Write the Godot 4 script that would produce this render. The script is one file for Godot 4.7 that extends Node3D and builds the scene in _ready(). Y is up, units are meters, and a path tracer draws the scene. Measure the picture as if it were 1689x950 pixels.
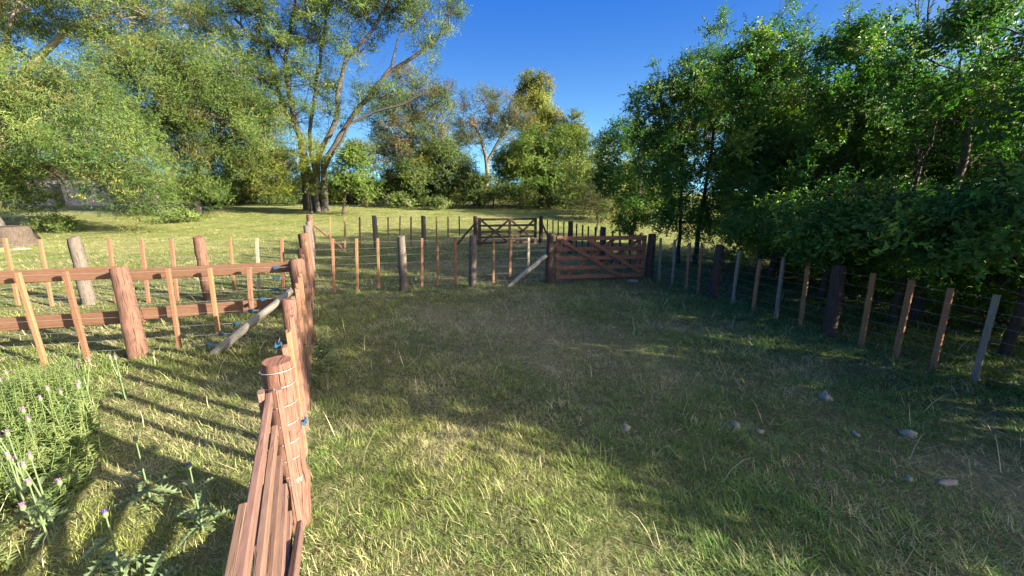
extends Node3D

var rng := RandomNumberGenerator.new()
var M := {}
var wobble := FastNoiseLite.new()
var patch_noise := FastNoiseLite.new()
var fine_noise := FastNoiseLite.new()

# ---------------------------------------------------------------- mesh builder
class MB:
	var v := PackedVector3Array()
	var n := PackedVector3Array()
	var uv := PackedVector2Array()
	var col := PackedColorArray()
	var ix := PackedInt32Array()
	var tint := Color(1, 1, 1)

	func vert(p: Vector3, nn: Vector3, t: Vector2) -> int:
		v.append(p); n.append(nn); uv.append(t); col.append(tint)
		return v.size() - 1

	func tri(a: int, b: int, c: int) -> void:
		var g := (v[b] - v[a]).cross(v[c] - v[a])
		if g.dot(n[a] + n[b] + n[c]) > 0.0:
			ix.append(a); ix.append(c); ix.append(b)
		else:
			ix.append(a); ix.append(b); ix.append(c)

	func flat(a: Vector3, b: Vector3, c: Vector3, up: Vector3) -> void:
		var g := (b - a).cross(c - a).normalized()
		if g.dot(up) < 0.0: g = -g
		var i := vert(a, g, Vector2(a.x + a.z, a.y))
		var j := vert(b, g, Vector2(b.x + b.z, b.y))
		var k := vert(c, g, Vector2(c.x + c.z, c.y))
		tri(i, j, k)

	func quad(a: Vector3, b: Vector3, c: Vector3, d: Vector3, up: Vector3) -> void:
		flat(a, b, c, up); flat(a, c, d, up)

	# a swept round section; wob gives each ring vertex its own radius
	func tube(pts: Array, rad: Array, sides: int, cap := true, wob := 0.0, rg: RandomNumberGenerator = null, uvo := Vector2.ZERO, repeat := 1.0) -> void:
		var count := pts.size()
		var d0: Vector3 = (pts[1] - pts[0]).normalized()
		var side := d0.cross(Vector3(0.31, 0.2, 0.93)).normalized()
		var along := 0.0
		var prev := []
		var ring_wob := []
		for s in sides: ring_wob.append(rg.randf_range(-1, 1) if rg else 0.0)
		for i in count:
			var p: Vector3 = pts[i]
			var q: Vector3 = pts[mini(i + 1, count - 1)]
			var o: Vector3 = pts[maxi(i - 1, 0)]
			var d := (q - o).normalized()
			side = (side - d * side.dot(d)).normalized()
			var up := d.cross(side)
			if i > 0: along += p.distance_to(pts[i - 1])
			var ring := []
			for s in sides + 1:
				var a := TAU * (s % sides) / sides
				var dir := side * cos(a) + up * sin(a)
				var w: float = 1.0 + wob * (ring_wob[s % sides] * 0.7 + (rg.randf_range(-0.5, 0.5) if rg and s < sides else 0.0))
				if s == sides:
					ring.append(vert(v[ring[0]], n[ring[0]], Vector2(repeat, along) + uvo))
				else:
					ring.append(vert(p + dir * float(rad[i]) * w, dir, Vector2(repeat * s / sides, along) + uvo))
			if i > 0:
				for s in sides:
					tri(prev[s], prev[s + 1], ring[s]); tri(prev[s + 1], ring[s + 1], ring[s])
			prev = ring
		if cap:
			var d: Vector3 = (pts[count - 1] - pts[count - 2]).normalized()
			var top := vert(pts[count - 1] + d * float(rad[count - 1]) * 0.12, d, uvo + Vector2(0.5, along))
			var rim := []
			for s in sides: rim.append(vert(v[prev[s]], d, uvo + Vector2(0.5 + 0.4 * cos(TAU * s / sides), along + 0.1 * sin(TAU * s / sides))))
			for s in sides: tri(top, rim[s], rim[(s + 1) % sides])

	# a board from a to b, w wide across, t thick along nrm, with chamfered edges and end caps
	func plank(a: Vector3, b: Vector3, w: float, t: float, nrm: Vector3, ch := 0.006, uvo := Vector2.ZERO) -> void:
		var d := (b - a).normalized()
		var x := d.cross(nrm).normalized()
		var y := x.cross(d).normalized()
		var hw := w / 2; var ht := t / 2
		var c := minf(ch, minf(hw, ht) * 0.6)
		var ring := [Vector2(hw, -ht + c), Vector2(hw, ht - c), Vector2(hw - c, ht), Vector2(-hw + c, ht), Vector2(-hw, ht - c), Vector2(-hw, -ht + c), Vector2(-hw + c, -ht), Vector2(hw - c, -ht)]
		var length := a.distance_to(b)
		var run := 0.0
		for i in 8:
			var p: Vector2 = ring[i]
			var q: Vector2 = ring[(i + 1) % 8]
			var e := q - p
			var nn2 := Vector2(e.y, -e.x).normalized()
			var nn := x * nn2.x + y * nn2.y
			var u1 := run + e.length()
			var i0 := vert(a + x * p.x + y * p.y, nn, Vector2(run * 6.0, 0) + uvo)
			var i1 := vert(a + x * q.x + y * q.y, nn, Vector2(u1 * 6.0, 0) + uvo)
			var i2 := vert(b + x * q.x + y * q.y, nn, Vector2(u1 * 6.0, length) + uvo)
			var i3 := vert(b + x * p.x + y * p.y, nn, Vector2(run * 6.0, length) + uvo)
			tri(i0, i1, i2); tri(i0, i2, i3)
			run = u1
		for e in 2:
			var o := a if e == 0 else b
			var nn := -d if e == 0 else d
			var ids := []
			for i in 8: ids.append(vert(o + x * ring[i].x + y * ring[i].y, nn, uvo + ring[i] * 4.0))
			for i in range(1, 7): tri(ids[0], ids[i], ids[i + 1])

	# a leaf folded along its midrib
	func leaf(base: Vector3, dir: Vector3, nrm: Vector3, l: float, w: float, bend := 0.15) -> void:
		var x := dir.cross(nrm).normalized()
		var up := x.cross(dir).normalized()
		var m := base + dir * l * 0.45
		var tip := base + dir * l - up * l * bend
		var le := m + x * w * 0.5 + up * w * 0.16
		var ri := m - x * w * 0.5 + up * w * 0.16
		flat(base, le, tip, up); flat(base, tip, ri, up)

	func mesh() -> ArrayMesh:
		var arr := []
		arr.resize(Mesh.ARRAY_MAX)
		arr[Mesh.ARRAY_VERTEX] = v; arr[Mesh.ARRAY_NORMAL] = n; arr[Mesh.ARRAY_TEX_UV] = uv; arr[Mesh.ARRAY_COLOR] = col; arr[Mesh.ARRAY_INDEX] = ix
		var am := ArrayMesh.new()
		am.add_surface_from_arrays(Mesh.PRIMITIVE_TRIANGLES, arr)
		return am

# ---------------------------------------------------------------- nodes
func tag(o: Node, label: String, category: String, group := "", kind := "") -> Node:
	o.set_meta("label", label)
	if category: o.set_meta("category", category)
	if group: o.set_meta("group", group)
	if kind: o.set_meta("kind", kind)
	return o

func thing(called: String, label: String, category: String, at := Vector3.ZERO, group := "") -> Node3D:
	var o := Node3D.new()
	o.name = called
	add_child(o, true)
	o.position = at
	tag(o, label, category, group)
	return o

func part(called: String, m: Mesh, mat: Material, parent: Node, at := Vector3.ZERO) -> MeshInstance3D:
	var o := MeshInstance3D.new()
	o.name = called
	o.mesh = m
	o.material_override = mat
	parent.add_child(o, true)
	o.position = at
	return o

func scatter(called: String, m: Mesh, mat: Material, places: Array, tints: PackedColorArray, parent: Node) -> MultiMeshInstance3D:
	var mm := MultiMesh.new()
	mm.transform_format = MultiMesh.TRANSFORM_3D
	mm.use_colors = true
	mm.mesh = m
	mm.instance_count = places.size()
	for i in places.size():
		mm.set_instance_transform(i, places[i])
		mm.set_instance_color(i, tints[i])
	var o := MultiMeshInstance3D.new()
	o.name = called
	o.multimesh = mm
	o.material_override = mat
	parent.add_child(o, true)
	return o

# ---------------------------------------------------------------- materials
func grain_texture(s: int, dark: Color, pale: Color, cracks: float) -> ImageTexture:
	var nz := FastNoiseLite.new()
	nz.seed = s
	nz.frequency = 1.0
	nz.fractal_octaves = 3
	var im := Image.create(128, 512, false, Image.FORMAT_RGB8)
	for y in 512:
		for x in 128:
			var ca := cos(TAU * x / 128.0); var sa := sin(TAU * x / 128.0)
			var g := nz.get_noise_3d(ca * 3.2, sa * 3.2, y * 0.012) * 0.5 + 0.5
			var f := nz.get_noise_3d(ca * 9.0 + 40.0, sa * 9.0, y * 0.02) * 0.5 + 0.5
			var blotch := nz.get_noise_3d(ca * 0.8 + 90.0, sa * 0.8, y * 0.02) * 0.5 + 0.5
			var t := clampf(g * 0.45 + f * 0.35 + blotch * 0.35 - 0.05, 0, 1)
			var c := dark.lerp(pale, t)
			var k := nz.get_noise_3d(ca * 6.0 - 70.0, sa * 6.0, y * 0.006)
			if k > 0.36: c = c.lerp(dark * 0.4, clampf((k - 0.36) * 6.0, 0, 1) * cracks)
			im.set_pixel(x, y, c)
	return ImageTexture.create_from_image(im)

func wood(s: int, dark: Color, pale: Color, cracks := 0.8, rough := 0.8) -> StandardMaterial3D:
	var m := StandardMaterial3D.new()
	var t := grain_texture(s, dark.linear_to_srgb(), pale.linear_to_srgb(), cracks)
	m.albedo_texture = t
	m.heightmap_enabled = true
	m.heightmap_texture = t
	m.heightmap_scale = 0.5
	m.roughness = rough
	m.metallic_specular = 0.3
	m.vertex_color_use_as_albedo = true
	m.uv1_scale = Vector3(1, 0.8, 1)
	return m

func leaf_material(through: Color, rough := 0.55) -> StandardMaterial3D:
	var m := StandardMaterial3D.new()
	m.vertex_color_use_as_albedo = true
	m.roughness = rough
	m.metallic_specular = 0.35
	m.backlight_enabled = true
	m.backlight = through.linear_to_srgb()
	m.cull_mode = BaseMaterial3D.CULL_DISABLED
	return m

func plain(c: Color, rough := 0.8, metal := 0.0) -> StandardMaterial3D:
	var m := StandardMaterial3D.new()
	m.albedo_color = c.linear_to_srgb()
	m.roughness = rough
	m.metallic = metal
	m.vertex_color_use_as_albedo = true
	return m

func mottled(s: int, dark: Color, pale: Color, scale: float, relief := 2.0) -> StandardMaterial3D:
	var nz := FastNoiseLite.new()
	nz.seed = s
	nz.frequency = 0.03
	nz.fractal_octaves = 5
	var g := Gradient.new()
	g.set_color(0, dark.linear_to_srgb()); g.set_color(1, pale.linear_to_srgb())
	var t := NoiseTexture2D.new()
	t.width = 512; t.height = 512; t.seamless = true; t.noise = nz; t.color_ramp = g
	var m := StandardMaterial3D.new()
	m.albedo_texture = t
	m.uv1_triplanar = true
	m.uv1_world_triplanar = true
	m.uv1_scale = Vector3.ONE * scale
	m.heightmap_enabled = true
	m.heightmap_texture = t
	m.heightmap_scale = relief
	m.roughness = 0.95
	m.metallic_specular = 0.2
	m.vertex_color_use_as_albedo = true
	return m

# ---------------------------------------------------------------- terrain
func ground_h(x: float, z: float) -> float:
	var d := smoothstep(17.5, 38.0, -z) * 0.95
	return d + wobble.get_noise_2d(x * 9.0, z * 9.0) * 0.035 + wobble.get_noise_2d(x * 2.0, z * 2.0) * 0.03 * smoothstep(12.0, 30.0, Vector2(x, z).length())

func spot(x: float, z: float, cx: float, cz: float, rx: float, rz: float, turn := 0.0) -> float:
	var dx := x - cx; var dz := z - cz
	var u := (dx * cos(turn) + dz * sin(turn)) / rx
	var w := (-dx * sin(turn) + dz * cos(turn)) / rz
	return exp(-(u * u + w * w))

# how far the grass is worn down to dry thatch and soil
func worn(x: float, z: float) -> float:
	var w := spot(x, z, 0.5, -5.8, 2.0, 1.1, 0.55) * 0.95
	w += spot(x, z, 1.2, -8.2, 1.6, 0.8) * 0.5 + spot(x, z, -1.2, -7.0, 1.2, 0.7) * 0.55
	w += spot(x, z, 3.9, -4.6, 0.5, 0.35) * 0.75 + spot(x, z, 3.9, -2.5, 0.6, 0.45) * 1.3 + spot(x, z, 2.0, -4.2, 0.8, 0.4) * 0.55
	w += spot(x, z, -0.5, -11.5, 2.2, 1.2) * 0.75 + spot(x, z, 0.4, -18.0, 3.0, 2.0) * 0.6
	w += clampf(patch_noise.get_noise_2d(x * 30.0, z * 30.0) * 1.3 - 0.25, 0, 0.6)
	return clampf(w * 0.72, 0, 1)

func build_ground() -> void:
	var b := MB.new()
	var xs := []
	var zs := []
	var s := -1.0
	for i in 141:
		var t := (i - 70) / 70.0
		xs.append(signf(t) * (absf(t) * 14.0 + pow(absf(t), 6) * 700.0))
	for i in 161:
		var t := i / 160.0
		zs.append(8.0 - t * 34.0 - pow(t, 8) * 800.0)
	var cols := xs.size()
	for z in zs:
		for x in xs:
			var h := ground_h(x, z)
			var e := 0.25
			var nn := Vector3(ground_h(x - e, z) - ground_h(x + e, z), 2 * e, ground_h(x, z - e) - ground_h(x, z + e)).normalized()
			var w := worn(x, z)
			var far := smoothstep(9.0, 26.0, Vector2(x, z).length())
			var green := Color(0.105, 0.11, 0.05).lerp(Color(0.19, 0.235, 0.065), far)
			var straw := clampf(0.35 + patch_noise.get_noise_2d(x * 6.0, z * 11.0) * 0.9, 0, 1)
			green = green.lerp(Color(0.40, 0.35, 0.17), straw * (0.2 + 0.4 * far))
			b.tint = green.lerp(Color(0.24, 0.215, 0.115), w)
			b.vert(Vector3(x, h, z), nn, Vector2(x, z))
	for j in zs.size() - 1:
		for i in cols - 1:
			var a := j * cols + i
			b.tri(a, a + 1, a + cols + 1); b.tri(a, a + cols + 1, a + cols)
	var m := mottled(3, Color(0.45, 0.45, 0.45), Color(1, 1, 1), 0.8, 4.0)
	var o := part("ground", b.mesh(), m, self)
	tag(o, "grassy paddock ground running back under the fences to the trees", "ground", "", "structure")

# ---------------------------------------------------------------- grass
func blade(b: MB, base: Vector3, dir: Vector3, l: float, w: float, lean: float, curl: float) -> void:
	var d := (Vector3.UP + dir * lean).normalized()
	var x := dir.cross(Vector3.UP).normalized()
	var p := base
	var up := (Vector3.UP * 0.5 - dir).normalized()
	for i in 3:
		var q: Vector3 = p + d * l * [0.42, 0.33, 0.25][i]
		var w0: float = w * [0.5, 0.44, 0.32][i]
		var w1: float = w * [0.44, 0.32, 0.0][i]
		if i < 2: b.quad(p - x * w0, p + x * w0, q + x * w1, q - x * w1, up)
		else: b.flat(p - x * w0, p + x * w0, q, up)
		p = q
		d = (d + Vector3.DOWN * curl * (0.5 + i * 0.4) + dir * curl * 0.4 + x * curl * 0.3).normalized()

func tuft(s: int, count: int, spread: float, lo: float, hi: float, w: float, lean: float) -> ArrayMesh:
	var r := RandomNumberGenerator.new()
	r.seed = s
	var b := MB.new()
	for i in count:
		var a := r.randf() * TAU
		var k := r.randf_range(0.65, 1.3)
		b.tint = Color(k, k * r.randf_range(0.93, 1.05), k * r.randf_range(0.8, 1.0))
		var base := Vector3(cos(a), 0, sin(a)) * spread * sqrt(r.randf())
		base.y = -0.01
		var da := a + r.randf_range(-1.3, 1.3)
		blade(b, base, Vector3(cos(da), r.randf_range(-0.1, 0.1), sin(da)), r.randf_range(lo, hi), w * r.randf_range(0.7, 1.2), lean * r.randf_range(0.2, 1.5), r.randf_range(-0.15, 0.75))
	return b.mesh()

func grass_tint(x: float, z: float, w: float, dry: float) -> Color:
	var lush := clampf(0.5 + patch_noise.get_noise_2d(x * 14.0 + 300.0, z * 14.0) * 1.4, 0, 1)
	var c := Color(0.27, 0.32, 0.065).lerp(Color(0.10, 0.21, 0.036), lush)
	var d := Vector2(x, z).length()
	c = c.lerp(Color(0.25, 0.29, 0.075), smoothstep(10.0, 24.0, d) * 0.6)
	if x > 0.2 and z > -9.0: c = c.lerp(Color(0.085, 0.26, 0.04), clampf((x - 0.2) / 2.0, 0, 1) * 0.8)  # extra green painted in where the hedge shade falls, livening the shaded turf
	var straw := Color(0.56, 0.49, 0.28).lerp(Color(0.62, 0.55, 0.34), w)
	var k := rng.randf_range(0.6, 1.3)
	c = c.lerp(straw, dry)
	return Color(c.r * k, c.g * k, c.b * k)

func build_grass() -> void:
	var mat := leaf_material(Color(0.6, 0.7, 0.3), 0.6)
	var meshes := [tuft(1, 24, 0.09, 0.025, 0.07, 0.0038, 1.4), tuft(2, 22, 0.11, 0.02, 0.055, 0.0038, 2.2), tuft(4, 12, 0.05, 0.05, 0.14, 0.0034, 1.0), tuft(5, 18, 0.13, 0.025, 0.11, 0.0028, 2.8)]
	var places := [[], [], [], []]
	var tints := [PackedColorArray(), PackedColorArray(), PackedColorArray(), PackedColorArray()]
	for ring in [[0.9, 3.2, 850.0, 1.0], [3.2, 5.5, 720.0, 1.0], [5.5, 9.0, 360.0, 1.3], [9.0, 15.0, 80.0, 1.7], [15.0, 26.0, 60.0, 2.1], [26.0, 42.0, 26.0, 2.8]]:
		var half := 1.16
		var area: float = half * (ring[1] * ring[1] - ring[0] * ring[0])
		for i in int(area * ring[2]):
			var r := sqrt(lerpf(ring[0] * ring[0], ring[1] * ring[1], rng.randf()))
			var a := rng.randf_range(-half, half)
			var x := r * sin(a); var z := -r * cos(a)
			var w := worn(x, z)
			var cl := fine_noise.get_noise_2d(x * 130.0 + 70.0, z * 130.0) + 0.6 * fine_noise.get_noise_2d(x * 300.0, z * 300.0 - 50.0)
			if r < 9.0 and cl < -0.12 - 0.25 * w and rng.randf() < 0.85: continue
			var dn := fine_noise.get_noise_2d(x * 55.0, z * 55.0)
			var dry := clampf(0.42 + patch_noise.get_noise_2d(x * 22.0, z * 22.0) * 0.9 + dn * 0.7 + w * 0.9, 0, 1)
			if x > 0.8 and z > -9.0: dry *= 0.6  # straw cut back over the shaded side, part of its painted greener tone
			var which := 0
			var roll := rng.randf()
			var isdry := rng.randf() < dry * 0.75
			if isdry: which = 3 if roll < 0.65 + 0.25 * w else 1
			elif roll < 0.42: which = 0
			elif roll < 0.78: which = 1
			else: which = 2
			if which == 2 and (w > 0.3 or r > 12.0): which = 0
			var size: float = rng.randf_range(0.75, 1.25) * ring[3] * (1.0 - 0.5 * w) * (0.95 + 0.5 * clampf(cl, -0.5, 0.6)) * (1.0 + 0.35 * patch_noise.get_noise_2d(x * 25.0, z * 25.0 + 80.0))
			var tall: float = 1.0 if ring[3] < 1.5 else 1.0 / sqrt(ring[3])
			var bs := Basis(Vector3.UP, rng.randf() * TAU).rotated(Vector3(1, 0, 0), rng.randf_range(-0.15, 0.15)) * Basis.from_scale(Vector3(size, size * tall, size))
			places[which].append(Transform3D(bs, Vector3(x, ground_h(x, z), z)))
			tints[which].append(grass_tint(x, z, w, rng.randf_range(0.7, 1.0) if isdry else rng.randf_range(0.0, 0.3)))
	var names := ["short_grass", "lawn_grass", "long_grass", "dry_grass"]
	var labels := ["short green grass covering the paddock between the fences", "low spreading green turf over the whole paddock", "longer green grass tufts standing above the paddock turf", "straw coloured dry grass mixed through the paddock turf"]
	for k in 4:
		tag(scatter(names[k], meshes[k], mat, places[k], tints[k], self), labels[k], "grass", "", "stuff")
	# rank grass along the foot of the fences and under the hedge
	var lp := []
	var lt := PackedColorArray()
	for seg in [[Vector2(3.62, -9.95), Vector2(5.9, -2.92), 520, 0.45, 0.55], [Vector2(-4.45, -8.2), Vector2(0.9, -9.36), 130, 0.2, 0.8], [Vector2(-1.48, -2.2), Vector2(-7.63, -14.67), 260, 0.22, 0.8], [Vector2(-9.0, -4.16), Vector2(-2.96, -5.31), 180, 0.3, 0.9], [Vector2(5.6, -9.5), Vector2(7.2, -2.5), 500, 0.9, 0.4]]:
		for i in seg[2]:
			var t := rng.randf()
			var p: Vector2 = seg[0].lerp(seg[1], t) + Vector2(rng.randfn(0, seg[3]), rng.randfn(0, seg[3]))
			var g: float = rng.randf_range(0.9, 1.5)
			lp.append(Transform3D(Basis(Vector3.UP, rng.randf() * TAU) * Basis.from_scale(Vector3(g, g * rng.randf_range(0.9, 1.3), g)), Vector3(p.x, ground_h(p.x, p.y), p.y)))
			var c := Color(0.10, 0.19, 0.045).lerp(Color(0.27, 0.29, 0.08), seg[4] * rng.randf())
			lt.append(c)
	var sp := []
	var sn := PackedColorArray()
	for i in 420:
		var r := 1.5 + 9.0 * sqrt(rng.randf())
		var a := rng.randf_range(-1.1, 1.0)
		var x := r * sin(a); var z := -r * cos(a)
		var g := rng.randf_range(1.3, 2.4)
		sp.append(Transform3D(Basis(Vector3.UP, rng.randf() * TAU) * Basis.from_scale(Vector3(g, g * rng.randf_range(0.8, 1.5), g)), Vector3(x, ground_h(x, z), z)))
		var k := rng.randf_range(0.8, 1.15)
		sn.append(Color(0.6 * k, 0.53 * k, 0.33 * k))
	tag(scatter("dry_stalks", tuft(6, 4, 0.06, 0.06, 0.15, 0.0028, 1.8), mat, sp, sn, self), "pale dry stalks and straw lying loose over the turf", "straw", "", "stuff")
	tag(scatter("fence_grass", meshes[2], mat, lp, lt, self), "rank green grass growing along the foot of the fences", "grass", "", "stuff")

# ---------------------------------------------------------------- trees
func spray(s: int, length: float, leaves: int, ll: float, lw: float, spread: float, droop: float) -> ArrayMesh:
	var r := RandomNumberGenerator.new()
	r.seed = s
	var b := MB.new()
	for st in 3:
		var a := st * TAU / 3 + r.randf()
		var out := Vector3(cos(a), 0, sin(a))
		var p := Vector3.ZERO
		var d := (Vector3.UP + out * spread).normalized()
		var n := maxi(leaves / 3, 2)
		for i in n:
			p += d * length / n
			d = (d + Vector3.DOWN * droop / n + Vector3(r.randf_range(-1, 1), r.randf_range(-1, 1), r.randf_range(-1, 1)) * 0.12).normalized()
			var la := r.randf() * TAU
			var ld := (d * r.randf_range(0.1, 0.9) + Vector3(cos(la), r.randf_range(-0.5, 0.5) - droop * 0.4, sin(la))).normalized()
			var k := r.randf_range(0.7, 1.3)
			b.tint = Color(k * r.randf_range(0.9, 1.12), k, k * r.randf_range(0.75, 1.05))
			b.leaf(p, ld, (Vector3.UP + Vector3(r.randf_range(-1, 1), 0, r.randf_range(-1, 1)) * 0.8).normalized(), ll * r.randf_range(0.7, 1.25), lw * r.randf_range(0.75, 1.2))
	return b.mesh()

func bent(a: Vector3, b: Vector3, steps: int, amount: float) -> Array:
	var out := []
	var l := a.distance_to(b)
	var j := Vector3(rng.randf_range(-1, 1), rng.randf_range(-0.3, 0.8), rng.randf_range(-1, 1)) * l * amount
	for i in steps + 1:
		var t := float(i) / steps
		var p := a.lerp(b, t) + j * sin(t * PI)
		if i > 0 and i < steps: p += Vector3(rng.randf_range(-1, 1), rng.randf_range(-1, 1), rng.randf_range(-1, 1)) * l * amount * 0.25
		out.append(p)
	return out

func taper(r0: float, r1: float, n: int) -> Array:
	var out := []
	for i in n: out.append(lerpf(r0, r1, float(i) / (n - 1)))
	return out

# a tree or bush: trunk polylines [points, start radius, end radius] in world metres, lobes as flat x, y, z, width radius, height radius
func tree(called: String, label: String, category: String, group: String, trunks: Array, lobes: Array, st: Dictionary) -> Node3D:
	var first: Vector3 = trunks[0][0][0]
	var base := Vector3(first.x, ground_h(first.x, first.z), first.z)
	var root := thing(called, label, category, base, group)
	var attach := []
	for tr in trunks:
		var b := MB.new()
		var pts := []
		var src: Array = tr[0]
		for i in src.size() - 1:
			for k in 3:
				var p: Vector3 = src[i].lerp(src[i + 1], k / 3.0)
				if k > 0: p += Vector3(rng.randf_range(-1, 1), 0, rng.randf_range(-1, 1)) * src[i].distance_to(src[i + 1]) * 0.03
				pts.append(p - base)
		pts.append(src[-1] - base)
		pts[0].y = minf(pts[0].y, -0.25) if tr == trunks[0] or src[0].y < base.y + 1.0 else pts[0].y
		var rad := taper(tr[1], tr[2], pts.size())
		if src[0].y < base.y + 1.0:
			rad[0] *= 1.35; rad[1] *= 1.1
		for p in pts: attach.append([p, 0.0])
		for i in pts.size(): attach[attach.size() - pts.size() + i][1] = rad[i]
		var k := rng.randf_range(0.85, 1.15)
		b.tint = Color(k, k, k)
		b.tube(pts, rad, 9 if tr[1] > 0.12 else 6, true, 0.16, rng, Vector2(rng.randf(), rng.randf()), 2.0)
		part("trunk" if tr == trunks[0] else "limb", b.mesh(), st.bark, root)
	var places := []
	var tints := PackedColorArray()
	var twigs := MB.new()
	var lobe_count := lobes.size() / 5
	for li in lobe_count:
		var c := Vector3(lobes[li * 5], lobes[li * 5 + 1], lobes[li * 5 + 2]) - base
		var rx: float = lobes[li * 5 + 3]
		var ry: float = lobes[li * 5 + 4]
		var best := 0
		var bd := 1e9
		for i in attach.size():
			var q: Vector3 = attach[i][0]
			var dd := q.distance_to(c) + maxf(0, q.y - c.y) * 1.5
			if q.y < 0.3: dd += 3.0
			if dd < bd: bd = dd; best = i
		var from: Vector3 = attach[best][0]
		var lr: float = minf(attach[best][1] * 0.6, 0.018 + 0.03 * rx) * float(st.get("limb", 1.0))
		if from.distance_to(c) > 0.15:
			var lb := MB.new()
			var k := rng.randf_range(0.85, 1.15)
			lb.tint = Color(k, k, k)
			var pts := bent(from, c, 5, 0.12)
			lb.tube(pts, taper(lr, lr * 0.4, pts.size()), 6, true, 0.1, rng, Vector2(rng.randf(), rng.randf()))
			part("limb", lb.mesh(), st.bark, root)
		var clumps := maxi(4, int(2.6 * rx * ry * 12.56 / (st.clump * st.clump * 9.0)))
		var per := maxi(2, int(st.density * rx * ry * 12.56 / clumps))
		var shade := rng.randf_range(0.85, 1.15)
		for ci in clumps:
			var d := Vector3(rng.randfn(), rng.randfn(), rng.randfn()).normalized()
			if d.y < -0.35 and rng.randf() < float(st.get("open", 0.4)): d.y = -d.y
			var rr := lerpf(0.4, 1.08, pow(rng.randf(), 0.55))
			var p := c + Vector3(d.x * rx, d.y * ry, d.z * rx) * rr
			if rng.randf() < st.twig:
				var tp := bent(c.lerp(p, 0.15), p, 3, 0.12)
				twigs.tube(tp, taper(lr * 0.35 + 0.004, 0.003 + lr * 0.06, 4), 4, false)
			var hue := rng.randf()
			var col: Color = st.colors[0].lerp(st.colors[1], hue)
			if rng.randf() < st.get("odd", 0.12): col = st.colors[2]
			var ck := rng.randf_range(0.75, 1.25) * shade
			if st.get("gappy", 0.0) > 0.0 and fine_noise.get_noise_3d((p.x + base.x) * 7.0, p.y * 9.0, (p.z + base.z) * 7.0) > 0.16: continue
			for si in per:
				var o: Vector3 = Vector3(rng.randfn(), rng.randfn() * st.get("flat", 0.75), rng.randfn()) * st.clump * 0.55
				var g: Vector3 = (d * st.out + Vector3.UP * st.up + Vector3(rng.randf_range(-1, 1), rng.randf_range(-1, 1), rng.randf_range(-1, 1)) * 0.6 + st.get("wind", Vector3.ZERO)).normalized()
				var q: Vector3 = p + o
				if q.y + base.y < ground_h(q.x + base.x, q.z + base.z) + 0.15: continue
				var x := g.cross(Vector3(rng.randf_range(-1, 1), rng.randf_range(-1, 1), rng.randf_range(-1, 1))).normalized()
				var sz: float = st.size * rng.randf_range(0.7, 1.3)
				places.append(Transform3D(Basis(x * sz, g * sz, x.cross(g) * sz), q))
				var kk := ck * rng.randf_range(0.8, 1.2)
				tints.append(Color(col.r * kk, col.g * kk, col.b * kk))
	# bare shoots that stand out of the crown
	for e in st.get("shoots", []):
		var a: Vector3 = e[0] - base
		var z: Vector3 = e[1] - base
		var tp := bent(a, z, 6, 0.06)
		twigs.tube(tp, taper(0.014, 0.004, 7), 4, false)
		for k in 7:
			var o: Vector3 = tp[rng.randi_range(2, 5)]
			twigs.tube(bent(o, o + (z - a).length() * rng.randf_range(0.2, 0.4) * ((z - a).normalized() + Vector3(rng.randf_range(-1, 1), rng.randf_range(-0.4, 0.6), rng.randf_range(-1, 1))).normalized(), 3, 0.1), [0.007, 0.005, 0.004, 0.0025], 4, false)
		if e[2] > 0:
			for k in e[2]:
				var t := rng.randf()
				var o: Vector3 = tp[0].lerp(tp[6], t) + Vector3(rng.randfn(), rng.randfn(), rng.randfn()) * 0.10 * (1.3 - t)
				var g := ((z - a).normalized() + Vector3(rng.randf_range(-1, 1), rng.randf_range(-1, 1), rng.randf_range(-1, 1))).normalized()
				var x := g.cross(Vector3(rng.randf_range(-1, 1), 0.3, rng.randf_range(-1, 1))).normalized()
				var sz: float = st.size * rng.randf_range(0.5, 0.9)
				places.append(Transform3D(Basis(x * sz, g * sz, x.cross(g) * sz), o))
				tints.append(st.colors[1])
	if twigs.ix.size(): part("twigs", twigs.mesh(), st.bark, root).set_meta("kind", "stuff")
	var crown := scatter("crown", st.spray, st.leaf, places, tints, root)
	crown.set_meta("kind", "stuff")
	return root

func stem(x: float, z: float, top: float, lean := Vector3.ZERO) -> Array:
	var h := ground_h(x, z)
	return [Vector3(x, h, z), Vector3(x + lean.x * 0.3, lerpf(h, top, 0.4), z + lean.z * 0.3), Vector3(x + lean.x, top, z + lean.z)]

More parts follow.
